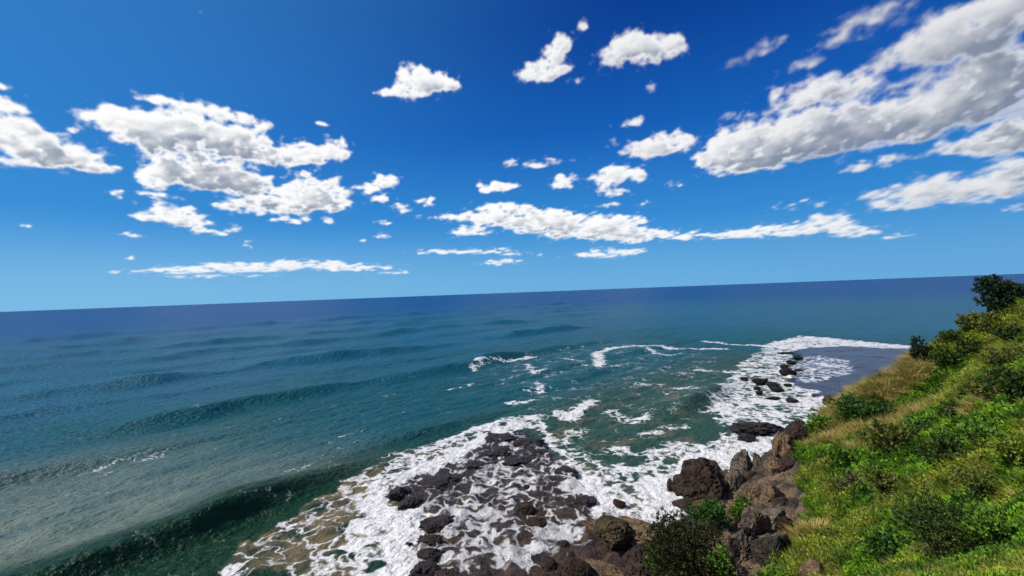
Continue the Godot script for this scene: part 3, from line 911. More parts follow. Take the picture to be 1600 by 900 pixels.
# ------------------------------------------------------------------ ground
func ground_base(s: float, d: float) -> float:
	var n := GROUND_POINTS.size()
	var x := s / 20.0
	var y := d / 20.0
	var h: float = GROUND_WEIGHTS[n] + x * GROUND_WEIGHTS[n + 1] + y * GROUND_WEIGHTS[n + 2]
	for i in n:
		var p: Array = GROUND_POINTS[i]
		var dx: float = x - p[0] / 20.0
		var dy: float = y - p[1] / 20.0
		var q := dx * dx + dy * dy
		if q > 1e-9: h += GROUND_WEIGHTS[i] * q * 0.5 * log(q)
	return h

func plant_line(s: float) -> float:
	# inland distance beyond which plants cover the rock
	var k := [[0.0, 9.0], [20.0, 11.0], [30.0, 12.5], [40.0, 12.0], [50.0, 10.8], [58.0, 8.5], [65.0, 6.0], [75.0, 4.6], [84.0, 5.5], [96.0, 14.0], [116.0, 30.0]]
	for i in k.size() - 1:
		if s < k[i + 1][0]:
			return lerpf(k[i][1], k[i + 1][1], clampf((s - k[i][0]) / (k[i + 1][0] - k[i][0]), 0.0, 1.0))
	return 30.0

func make_ground() -> void:
	gnx = int((GS1 - GS0) / GSTEP) + 1
	gny = int((GD1 - GD0) / GSTEP) + 1
	var hum := noise(71, 0.12, 3)
	var dome := noise(75, 0.30, 1, FastNoiseLite.TYPE_CELLULAR)
	dome.cellular_return_type = FastNoiseLite.RETURN_DISTANCE
	var dome2 := noise(76, 0.75, 1, FastNoiseLite.TYPE_CELLULAR)
	dome2.cellular_return_type = FastNoiseLite.RETURN_DISTANCE
	var blk := noise(72, 0.45, 2, FastNoiseLite.TYPE_CELLULAR)
	blk.cellular_return_type = FastNoiseLite.RETURN_CELL_VALUE
	var rug := noise(73, 0.5, 4)
	var edge := noise(74, 0.12, 3)
	var v := PackedVector3Array()
	v.resize(gnx * gny)
	ground_h.resize(gnx * gny)
	veg_v.resize(gnx * gny)
	var cc := PackedColorArray()
	cc.resize(v.size())
	for j in gny:
		var d := GD0 + j * GSTEP
		for i in gnx:
			var s := GS0 + i * GSTEP
			var h := ground_base(s, d)
			var veg := sm(-0.8, 0.8, d - plant_line(s) + 2.2 * edge.get_noise_2d(s, d))
			var step_ := h / 1.1 + 0.5 * rug.get_noise_2d(s * 0.4, d * 0.4)
			var terr := (floorf(step_) + sm(0.55, 1.0, step_ - floorf(step_))) * 1.1
			var hr := lerpf(h, terr, 0.6) + 0.65 * blk.get_noise_2d(s, d) + 0.55 * rug.get_noise_2d(s, d) + 0.40 * rug.get_noise_2d(s * 2.4, d * 2.4 + 60.0)
			var wx := s + 1.2 * rug.get_noise_2d(s * 0.5, d * 0.5)
			var wy := d + 1.2 * rug.get_noise_2d(s * 0.5 + 70.0, d * 0.5)
			var f1 := dome.get_noise_2d(wx, wy) + 1.0
			var f2 := dome2.get_noise_2d(wx, wy) + 1.0
			var hv := h - 0.45 - 0.95 * sm(55.0, 72.0, s) + 0.5 * hum.get_noise_2d(s, d) + 1.25 * (0.45 - f1 * f1) + 0.45 * (0.45 - f2 * f2)
			h = lerpf(hr, hv, veg)
			var p := to_world(s, d)
			var at := j * gnx + i
			var cam_gap := Vector2(p.x, p.y).length()
			if cam_gap < 7.0: h = minf(h, 22.6)
			v[at] = Vector3(p.x, h, p.y)
			ground_h[at] = h
			veg_v[at] = veg
			var t := rug.get_noise_2d(s * 0.7 + 50.0, d * 0.7)
			var rock := Vector3(0.30, 0.215, 0.140).lerp(Vector3(0.095, 0.074, 0.060), sm(-0.25, 0.3, t))
			rock = rock.lerp(Vector3(0.05, 0.038, 0.034), sm(1.6, 0.3, h))
			var soil := Vector3(0.075, 0.095, 0.022)
			var c := rock.lerp(soil, veg)
			cc[at] = Color(c.x, c.y, c.z)
	var nn := PackedVector3Array()
	nn.resize(v.size())
	var idx := PackedInt32Array()
	for j in gny:
		for i in gnx:
			var a := v[j * gnx + mini(i + 1, gnx - 1)] - v[j * gnx + maxi(i - 1, 0)]
			var b := v[mini(j + 1, gny - 1) * gnx + i] - v[maxi(j - 1, 0) * gnx + i]
			var n := a.cross(b).normalized()
			nn[j * gnx + i] = n if n.y > 0.0 else -n
			if i < gnx - 1 and j < gny - 1:
				var q := j * gnx + i
				idx.append_array([q, q + gnx + 1, q + gnx, q, q + 1, q + gnx + 1])
	var o := add_mesh("hillside", array_mesh(v, nn, cc, idx), rock_material(0.5))
	tag(o, "steep grassy headland slope above the sea", "", "", "structure")

func ground_at(x: float, z: float) -> float:
	var q := to_sd(x, z)
	var u := clampf((q.x - GS0) / GSTEP, 0.0, gnx - 1.01)
	var w := clampf((q.y - GD0) / GSTEP, 0.0, gny - 1.01)
	var i := int(u)
	var j := int(w)
	var k := j * gnx + i
	return lerpf(lerpf(ground_h[k], ground_h[k + 1], u - i), lerpf(ground_h[k + gnx], ground_h[k + gnx + 1], u - i), w - j)

func veg_at(s: float, d: float) -> float:
	var i := clampi(int((s - GS0) / GSTEP), 0, gnx - 1)
	var j := clampi(int((d - GD0) / GSTEP), 0, gny - 1)
	return veg_v[j * gnx + i]

var rock_tex: ImageTexture
var rock_bump: ImageTexture
func rock_material(scale_: float, rough := 0.85) -> StandardMaterial3D:
	if rock_tex == null:
		var n := noise(81, 0.012, 6)
		n.fractal_gain = 0.6
		var im := n.get_seamless_image(512, 512)
		im.convert(Image.FORMAT_RGB8)
		rock_bump = ImageTexture.create_from_image(im)
		var ti := Image.create(512, 512, false, Image.FORMAT_RGB8)
		var n2 := noise(82, 0.03, 5)
		var im2 := n2.get_seamless_image(512, 512)
		for y in 512:
			for x in 512:
				var g := clampf(0.72 + 1.1 * (im.get_pixel(x, y).r * 0.55 + im2.get_pixel(x, y).r * 0.45 - 0.5), 0.30, 1.0)
				var w := im2.get_pixel(x, y).r
				ti.set_pixel(x, y, Color(g, g * lerpf(0.97, 1.0, w), g * lerpf(0.92, 1.0, w)))
		rock_tex = ImageTexture.create_from_image(ti)
	var m := StandardMaterial3D.new()
	m.vertex_color_use_as_albedo = true
	m.albedo_texture = rock_tex
	m.uv1_triplanar = true
	m.uv1_world_triplanar = true
	m.uv1_scale = Vector3.ONE * scale_
	m.heightmap_enabled = true
	m.heightmap_texture = rock_bump
	m.heightmap_scale = 22.0
	m.roughness = rough
	m.metallic_specular = 0.4
	return m

# ------------------------------------------------------------------ reef and shelf
func sheet(called: String, label: String, outline: Array, step_: float, top: float, bump: float, freq: float, mat: Material, ca: Vector3, cb: Vector3, seed_: int, edge_w: float) -> void:
	var p := PackedVector2Array()
	for i in range(0, outline.size(), 2): p.append(Vector2(outline[i], outline[i + 1]))
	var lo := p[0]
	var hi := p[0]
	for q in p:
		lo = lo.min(q)
		hi = hi.max(q)
	lo -= Vector2(3, 3)
	hi += Vector2(3, 3)
	var nx := int((hi.x - lo.x) / step_) + 1
	var ny := int((hi.y - lo.y) / step_) + 1
	var nz := noise(seed_, freq, 4)
	var rid := noise(seed_ + 1, freq * 0.45, 4)
	rid.fractal_type = FastNoiseLite.FRACTAL_RIDGED
	var v := PackedVector3Array()
	v.resize(nx * ny)
	var cc := PackedColorArray()
	cc.resize(nx * ny)
	var uv2 := PackedVector2Array()
	uv2.resize(nx * ny)
	for j in ny:
		for i in nx:
			var s := lo.x + i * step_
			var d := lo.y + j * step_
			var q := Vector2(s + 1.2 * nz.get_noise_2d(s, d), d + 1.2 * nz.get_noise_2d(s + 90.0, d))
			var near := 1e9
			for t in p.size():
				near = minf(near, q.distance_to(Geometry2D.get_closest_point_to_segment(q, p[t], p[(t + 1) % p.size()])))
			if not Geometry2D.is_point_in_polygon(q, p): near = -near
			var n := nz.get_noise_2d(s, d)
			var h := lerpf(-1.4, top, sm(-edge_w, edge_w * 0.4, near)) + bump * (n * 0.8 + 0.7 * rid.get_noise_2d(s, d)) * sm(-edge_w, 0.0, near)
			var w := to_world(s, d)
			v[j * nx + i] = Vector3(w.x, h, w.y)
			var c := ca.lerp(cb, sm(-0.3, 0.35, nz.get_noise_2d(s * 1.7 + 40.0, d * 1.7)))
			if called == "reef": c = c.lerp(Vector3(c.x * 1.55, c.y * 1.30, c.z * 0.85), sm(-26.0, -10.0, d + 5.0 * n))
			cc[j * nx + i] = Color(c.x, c.y, c.z)
			uv2[j * nx + i] = foam_uv(s, d)
	var nn := PackedVector3Array()
	nn.resize(v.size())
	var idx := PackedInt32Array()
	for j in ny:
		for i in nx:
			var a := v[j * nx + mini(i + 1, nx - 1)] - v[j * nx + maxi(i - 1, 0)]
			var b := v[mini(j + 1, ny - 1) * nx + i] - v[maxi(j - 1, 0) * nx + i]
			var n := a.cross(b).normalized()
			nn[j * nx + i] = n if n.y > 0.0 else -n
			if i < nx - 1 and j < ny - 1:
				var q := j * nx + i
				idx.append_array([q, q + nx + 1, q + nx, q, q + 1, q + nx + 1])
	var o := add_mesh(called, array_mesh(v, nn, cc, idx, PackedVector2Array(), uv2), mat)
	tag(o, label, "", "", "structure")

# ------------------------------------------------------------------ rocks
var ico := {}
func ball(level: int) -> Array:
	if ico.has(level): return ico[level]
	var t := (1.0 + sqrt(5.0)) / 2.0
	var v: Array[Vector3] = []
	for p in [[-1, t, 0], [1, t, 0], [-1, -t, 0], [1, -t, 0], [0, -1, t], [0, 1, t], [0, -1, -t], [0, 1, -t], [t, 0, -1], [t, 0, 1], [-t, 0, -1], [-t, 0, 1]]:
		v.append(Vector3(p[0], p[1], p[2]).normalized())
	var f := [0, 11, 5, 0, 5, 1, 0, 1, 7, 0, 7, 10, 0, 10, 11, 1, 5, 9, 5, 11, 4, 11, 10, 2, 10, 7, 6, 7, 1, 8, 3, 9, 4, 3, 4, 2, 3, 2, 6, 3, 6, 8, 3, 8, 9, 4, 9, 5, 2, 4, 11, 6, 2, 10, 8, 6, 7, 9, 8, 1]
	for l in level:
		var mid := {}
		var g := []
		for k in range(0, f.size(), 3):
			var e := []
			for pr in [[0, 1], [1, 2], [2, 0]]:
				var a: int = f[k + pr[0]]
				var b: int = f[k + pr[1]]
				var key := mini(a, b) * 100000 + maxi(a, b)
				if not mid.has(key):
					mid[key] = v.size()
					v.append((v[a] + v[b]).normalized())
				e.append(mid[key])
			g.append_array([f[k], e[0], e[2], f[k + 1], e[1], e[0], f[k + 2], e[2], e[1], e[0], e[1], e[2]])
		f = g
	for k in range(0, f.size(), 3):
		var b = f[k + 1]
		f[k + 1] = f[k + 2]
		f[k + 2] = b
	ico[level] = [PackedVector3Array(v), PackedInt32Array(f)]
	return ico[level]

const STONE = {
	"olive": [Vector3(0.175, 0.130, 0.060), Vector3(0.085, 0.066, 0.036)], "red": [Vector3(0.110, 0.062, 0.045), Vector3(0.050, 0.032, 0.026)],
	"dark": [Vector3(0.115, 0.075, 0.050), Vector3(0.042, 0.030, 0.024)], "grey": [Vector3(0.330, 0.270, 0.220), Vector3(0.150, 0.120, 0.100)],
	"layer": [Vector3(0.390, 0.315, 0.240), Vector3(0.170, 0.140, 0.115)], "tan": [Vector3(0.460, 0.310, 0.180), Vector3(0.220, 0.150, 0.095)],
	"moss": [Vector3(0.130, 0.120, 0.035), Vector3(0.210, 0.150, 0.085)], "stain": [Vector3(0.370, 0.300, 0.230), Vector3(0.030, 0.030, 0.032)],
	"slate": [Vector3(0.055, 0.056, 0.062), Vector3(0.130, 0.100, 0.075)], "black": [Vector3(0.032, 0.023, 0.022), Vector3(0.016, 0.013, 0.013)],
	"reef": [Vector3(0.085, 0.062, 0.066), Vector3(0.030, 0.023, 0.026)]}

func rock_mesh(size: Vector3, seed_: int, angular: float, kind: String, level: int) -> ArrayMesh:
	var b := ball(level)
	var dirs: PackedVector3Array = b[0]
	var idx: PackedInt32Array = b[1]
	var rng := RandomNumberGenerator.new()
	rng.seed = seed_ * 7919 + 3
	var planes := PackedVector3Array()
	var far := PackedFloat32Array()
	for k in 13:
		var p := Vector3(rng.randfn(), rng.randfn() * 0.8, rng.randfn()).normalized()
		planes.append(p)
		far.append(rng.randf_range(0.52, 0.88))
	var n1 := noise(seed_, 0.9, 4)
	var n2 := noise(seed_ + 500, 3.2, 4)
	var tilt := Vector3(0.5, 0.3, 0.8).normalized()
	var v := PackedVector3Array()
	v.resize(dirs.size())
	var nn := PackedVector3Array()
	nn.resize(dirs.size())
	var cc := PackedColorArray()
	cc.resize(dirs.size())
	var ca: Vector3 = STONE[kind][0]
	var cb: Vector3 = STONE[kind][1]
	var low_reef := kind == "reef" or kind == "black" and size.y < 1.0
	for i in dirs.size():
		var u := dirs[i]
		var r := 1.15
		for k in planes.size():
			var c := u.dot(planes[k])
			if c > 0.2: r = minf(r, far[k] / c)
		r = lerpf(0.86, r, angular)
		if low_reef: r *= 1.0 + 0.30 * n1.get_noise_3dv(u * 2.2) + 0.16 * n2.get_noise_3dv(u * 1.3)
		var q := u * r
		r *= 1.0 + 0.12 * n1.get_noise_3dv(q * 1.2) + 0.08 * n2.get_noise_3dv(q)
		r *= 1.0 - 0.13 * sm(0.90, 1.0, 1.0 - absf(n1.get_noise_3dv(q * 2.4 + Vector3.ONE * 31.0)))
		if kind == "layer" or kind == "stain" or kind == "tan":
			var w := q.dot(tilt) * 6.0 + 1.2 * n1.get_noise_3dv(q * 2.0)
			r *= 1.0 - 0.05 * sm(0.55, 0.8, absf(fposmod(w, 1.0) * 2.0 - 1.0))
		v[i] = u * r * size * 0.5
		var t := sm(-0.28, 0.30, n1.get_noise_3dv(q * 2.3 + Vector3.ONE * 9.0) + 0.5 * n2.get_noise_3dv(q * 1.5))
		var col := ca.lerp(cb, t)
		cc[i] = Color(col.x, col.y, col.z)
	for k in range(0, idx.size(), 3):
		var fn := (v[idx[k + 2]] - v[idx[k]]).cross(v[idx[k + 1]] - v[idx[k]])
		for e in 3: nn[idx[k + e]] += fn
	for i in nn.size():
		nn[i] = nn[i].normalized()
		if nn[i].dot(dirs[i]) < -0.5: nn[i] = -nn[i]
	return array_mesh(v, nn, cc, idx)

func make_rocks() -> void:
	var dry := rock_material(0.9)
	var wet := rock_material(0.9, 0.42)
	for r in ROCKS:
		var size := Vector3(r[6], r[7] * 1.3, r[8]) * (0.98 if r[2] != "reef" else 1.3)
		var level := 5 if size.x > 3.2 and r[7] > 1.5 else (4 if size.x > 1.6 else 3)
		var kind: String = r[2]
		var called := "boulder" if r[12] < 0.6 and kind != "reef" else "rock"
		var o := add_mesh(called, rock_mesh(size, int(r[11]), r[12], kind, level), wet if kind in ["black", "reef"] else dry)
		o.position = Vector3(r[3], r[4] + r[7] * 0.40, r[5])
		o.rotation_degrees = Vector3(0.0, r[9], r[10])
		tag(o, r[0], "boulder" if called == "boulder" else "rock", r[1])

# ------------------------------------------------------------------ plants
const TINTS = {
	"dark": [Vector3(0.030, 0.055, 0.012), Vector3(0.070, 0.105, 0.020)], "deep": [Vector3(0.025, 0.075, 0.014), Vector3(0.055, 0.130, 0.020)],
	"olive": [Vector3(0.080, 0.105, 0.022), Vector3(0.160, 0.175, 0.034)], "green": [Vector3(0.055, 0.135, 0.018), Vector3(0.140, 0.250, 0.026)],
	"bright": [Vector3(0.060, 0.150, 0.014), Vector3(0.120, 0.230, 0.020)], "yellow": [Vector3(0.130, 0.190, 0.022), Vector3(0.230, 0.270, 0.035)],
	"grey": [Vector3(0.070, 0.065, 0.040), Vector3(0.110, 0.100, 0.060)], "darkbrown": [Vector3(0.022, 0.024, 0.012), Vector3(0.060, 0.062, 0.024)]}

class Leaves:
	var v := PackedVector3Array()
	var n := PackedVector3Array()
	var c := PackedColorArray()
	func leaf(p: Vector3, along: Vector3, across: Vector3, col: Color) -> void:
		# a pointed leaf folded a little along its rib
		var up := along.cross(across).normalized()
		var tip := p + along
		var mid := p + along * 0.5
		var a := mid + across * 0.5 + up * across.length() * 0.16
		var b := mid - across * 0.5 + up * across.length() * 0.16
		v.append_array([p, a, tip, p, tip, b])
		for k in 6:
			n.append(up)
			c.append(col)
	func mesh(host) -> ArrayMesh:
		return host.array_mesh(v, n, c, PackedInt32Array())

func in_ball(rng: RandomNumberGenerator) -> Vector3:
	return Vector3(rng.randfn(), rng.randfn(), rng.randfn()).normalized()

func add_leaves(L: Leaves, center: Vector3, radii: Vector3, count: int, size: float, tint: Array, rng: RandomNumberGenerator, long_ := 1.9) -> void:
	# leaves gathered in sprigs through the outer shell of a lobe
	var sprigs := maxi(6, count / 9)
	for k in sprigs:
		var u := in_ball(rng)
		var rr := pow(rng.randf(), 0.35) * rng.randf_range(0.78, 1.12)
		var p := center + u * rr * radii
		var t := rng.randf()
		var col: Vector3 = tint[0].lerp(tint[1], t) * rng.randf_range(0.75, 1.25)
		var outw := (u * 0.8 + Vector3(0, 0.55, 0) + in_ball(rng) * 0.5).normalized()
		for e in 9:
			var al := (outw + in_ball(rng) * 0.85).normalized()
			var ac := al.cross(in_ball(rng)).normalized()
			var z := size * rng.randf_range(0.7, 1.3)
			var j := rng.randf_range(0.85, 1.15)
			L.leaf(p + in_ball(rng) * size * 0.9, al * z * long_, ac * z, Color(col.x * j, col.y * j, col.z * j))

func tube(st: SurfaceTool, a: Vector3, b: Vector3, ra: float, rb: float) -> void:
	var ax := (b - a).normalized()
	var sx := ax.cross(Vector3(0.31, 0.17, 0.93)).normalized()
	var sy := ax.cross(sx)
	for k in 6:
		var t0 := TAU * k / 6.0
		var t1 := TAU * (k + 1) / 6.0
		var d0 := sx * cos(t0) + sy * sin(t0)
		var d1 := sx * cos(t1) + sy * sin(t1)
		var q := [[a + d0 * ra, d0], [b + d0 * rb, d0], [b + d1 * rb, d1], [a + d0 * ra, d0], [b + d1 * rb, d1], [a + d1 * ra, d1]]
		for e in q:
			st.set_normal(e[1])
			st.add_vertex(e[0])

func leaf_material() -> StandardMaterial3D:
	var m := StandardMaterial3D.new()
	m.resource_name = "leaf"
	m.vertex_color_use_as_albedo = true
	m.roughness = 0.6
	m.metallic_specular = 0.35
	m.cull_mode = BaseMaterial3D.CULL_DISABLED
	m.backlight_enabled = true
	m.backlight = Color(0.55, 0.6, 0.3)
	return m

func bark_material() -> StandardMaterial3D:
	var m := StandardMaterial3D.new()
	m.albedo_color = Color(0.30, 0.24, 0.18)
	m.albedo_texture = rock_tex
	m.uv1_triplanar = true
	m.uv1_scale = Vector3.ONE * 3.0
	m.roughness = 0.9
	return m

func plant(called: String, label: String, category: String, group: String, at: Vector3, lobes: Array, tint: Array, leaf: float, density: float, seed_: int, parts: Array, lm: Material, bm: Material, stem_r: float) -> Node3D:
	# lobes: [centre, radii] relative to the base
	var rng := RandomNumberGenerator.new()
	rng.seed = seed_
	var o := base(called, at)
	tag(o, label, category, group)
	var st := SurfaceTool.new()
	st.begin(Mesh.PRIMITIVE_TRIANGLES)
	var top := Vector3.ZERO
	for l in lobes: top += l[0] / lobes.size()
	var fork := Vector3(top.x * 0.35, top.y * 0.35, top.z * 0.35)
	tube(st, Vector3(0, -0.4, 0), fork, stem_r, stem_r * 0.75)
	var L := Leaves.new()
	for l in lobes:
		var c: Vector3 = l[0]
		var r: Vector3 = l[1]
		var bend := fork.lerp(c, 0.5) + in_ball(rng) * r.x * 0.15
		tube(st, fork, bend, stem_r * 0.6, stem_r * 0.42)
		tube(st, bend, c, stem_r * 0.42, stem_r * 0.2)
		for t in 7:
			var e := c + in_ball(rng) * r * rng.randf_range(0.7, 1.02)
			tube(st, bend.lerp(c, rng.randf()), e, stem_r * 0.16, stem_r * 0.05)
		var area := 4.2 * pow((pow(r.x * r.y, 1.6) + pow(r.x * r.z, 1.6) + pow(r.y * r.z, 1.6)) / 3.0, 1.0 / 1.6) * 3.0
		add_leaves(L, c, r, int(clampf(area * density / (leaf * leaf), 90, 6000)), leaf, tint, rng)
	add_mesh(parts[0], st.commit(), bm, o)
	add_mesh(parts[1], L.mesh(self), lm, o)
	return o

func make_plants() -> void:
	var lm := leaf_material()
	var bm := bark_material()
	var rng := RandomNumberGenerator.new()
	rng.seed = 404
	var sd_ := 900
	for q in SHRUBS:
		sd_ += 1
		var W: float = q[6]
		var H: float = q[7] * 1.35
		var x: float = q[4]
		var z: float = q[5]
		var kind: String = q[2]
		var lobes := []
		var n := 5 if W < 3.0 else 8
		if W < 1.2: n = 3
		for k in n:
			var a := TAU * (k + rng.randf() * 0.6) / n
			var rr := W * (0.27 if k else 0.0) * rng.randf_range(0.7, 1.15)
			var sz := W * rng.randf_range(0.20, 0.30) if n > 3 else W * 0.32
			lobes.append([Vector3(cos(a) * rr, H * rng.randf_range(0.38, 0.68), sin(a) * rr), Vector3(sz, minf(H * 0.36, sz * 1.1), sz)])
		var dist := Vector2(x, z).length()
		var leaf := clampf(0.0028 * dist, 0.055, 0.17) * (1.25 if kind == "leafy" else (0.85 if kind == "sparse" else 1.0))
		var dens := 0.30 if kind == "sparse" else 0.55
		plant("shrub", q[0], "shrub", q[1], Vector3(x, ground_at(x, z), z), lobes, TINTS[q[3]], leaf, dens, sd_, ["stem", "foliage"], lm, bm, clampf(W * 0.022, 0.015, 0.07))
	# trees on the skyline
	var dk := [Vector3(0.014, 0.028, 0.010), Vector3(0.040, 0.062, 0.018)]
	plant("tree", "large dark wind shaped tree on the skyline of the slope", "tree", "trees on the headland skyline", Vector3(60.2, ground_at(60.2, -58.0) - 0.1, -58.0),
		[[Vector3(-1.9, 3.6, 0.2), Vector3(1.3, 1.1, 1.2)], [Vector3(-0.4, 4.0, 0.0), Vector3(1.5, 1.1, 1.3)], [Vector3(-1.7, 2.2, 0.4), Vector3(1.3, 1.1, 1.1)], [Vector3(0.2, 2.6, 0.5), Vector3(1.8, 1.5, 1.5)], [Vector3(1.8, 2.9, 0.0), Vector3(1.6, 1.2, 1.4)], [Vector3(3.2, 2.4, 0.3), Vector3(1.6, 1.2, 1.4)], [Vector3(4.4, 2.2, 0.3), Vector3(1.5, 1.1, 1.4)], [Vector3(-0.9, 1.1, 0.9), Vector3(1.3, 1.0, 1.1)], [Vector3(1.2, 1.2, 0.8), Vector3(1.6, 1.0, 1.2)], [Vector3(3.0, 1.1, 0.8), Vector3(1.6, 1.0, 1.2)], [Vector3(-2.4, 4.5, 0.0), Vector3(0.6, 0.5, 0.5)], [Vector3(-1.0, 4.8, 0.0), Vector3(0.6, 0.4, 0.5)]],
		dk, 0.14, 1.0, 2001, ["trunk", "crown"], lm, bm, 0.16)
	plant("tree", "dark tree behind the large one, mostly cut by the picture edge", "tree", "trees on the headland skyline", Vector3(65.5, ground_at(65.5, -58.5) - 0.1, -58.5),
		[[Vector3(0.2, 3.0, 0), Vector3(1.4, 1.3, 1.2)], [Vector3(1.2, 3.9, 0), Vector3(1.4, 1.2, 1.2)], [Vector3(-0.8, 1.9, 0.3), Vector3(1.3, 1.0, 1.1)]],
		[Vector3(0.030, 0.032, 0.014), Vector3(0.060, 0.060, 0.025)], 0.15, 0.5, 2002, ["trunk", "crown"], lm, bm, 0.13)
	plant("tree", "small dark rounded tree alone on the sloping skyline", "tree", "trees on the headland skyline", Vector3(53.2, ground_at(53.2, -61.9) - 0.1, -61.9),
		[[Vector3(0, 2.4, 0), Vector3(0.8, 0.8, 0.8)], [Vector3(-0.5, 1.6, 0.2), Vector3(0.8, 0.65, 0.7)], [Vector3(0.65, 1.55, 0.1), Vector3(0.95, 0.6, 0.7)], [Vector3(-0.1, 0.9, 0.3), Vector3(0.9, 0.6, 0.7)], [Vector3(-0.2, 3.1, 0), Vector3(0.4, 0.45, 0.4)]],
		dk, 0.13, 1.0, 2003, ["trunk", "crown"], lm, bm, 0.08)

func tuft_mesh(seed_: int, blades: int, length: float, width: float, lean: float) -> ArrayMesh:
	var rng := RandomNumberGenerator.new()
	rng.seed = seed_
	var L := Leaves.new()
	for k in blades:
		var a := rng.randf() * TAU
		var o := Vector3(cos(a), 0, sin(a))
		var p := o * rng.randf() * 0.22
		var l := length * rng.randf_range(0.6, 1.15)
		var dirv := (Vector3.UP + o * lean * rng.randf_range(0.3, 1.4)).normalized()
		var side := dirv.cross(in_ball(rng)).normalized() * width
		var mid := p + dirv * l * 0.55
		var tip := mid + (dirv + o * lean * 0.9 + Vector3(0, -0.35 * lean, 0)).normalized() * l * 0.5
		var j := rng.randf_range(0.75, 1.25)
		var col := Color(j, j, j)
		var nn := side.cross(dirv).normalized()
		L.v.append_array([p - side, mid - side * 0.8, p + side, p + side, mid - side * 0.8, mid + side * 0.8, mid - side * 0.8, tip, mid + side * 0.8])
		for e in 9:
			L.n.append(nn)
			L.c.append(col)
	return L.mesh(self)

func clump_mesh(seed_: int, leaves: int, leaf: float) -> ArrayMesh:
	var rng := RandomNumberGenerator.new()
	rng.seed = seed_
	var L := Leaves.new()
	for k in leaves:
		var u := in_ball(rng)
		u.y = absf(u.y) * 0.8
		var p := u * pow(rng.randf(), 0.4) * 0.36
		var al := (u + Vector3(0, 0.3, 0) + in_ball(rng) * 0.8).normalized()
		var ac := al.cross(in_ball(rng)).normalized()
		var z := leaf * rng.randf_range(0.7, 1.3)
		var j := rng.randf_range(0.75, 1.25)
		L.leaf(p, al * z * 1.7, ac * z, Color(j, j, j))
	return L.mesh(self)

func scatter(called: String, label: String, mesh: ArrayMesh, xf: Array, cols: Array, mat: Material) -> void:
	var mm := MultiMesh.new()
	mm.transform_format = MultiMesh.TRANSFORM_3D
	mm.use_colors = true
	mm.mesh = mesh
	mm.instance_count = xf.size()
	for i in xf.size():
		mm.set_instance_transform(i, xf[i])
		mm.set_instance_color(i, cols[i])
	var o := MultiMeshInstance3D.new()
	o.name = numbered(called)
	o.multimesh = mm
	o.material_override = mat
	add_child(o, true)
	tag(o, label, "", "", "stuff")

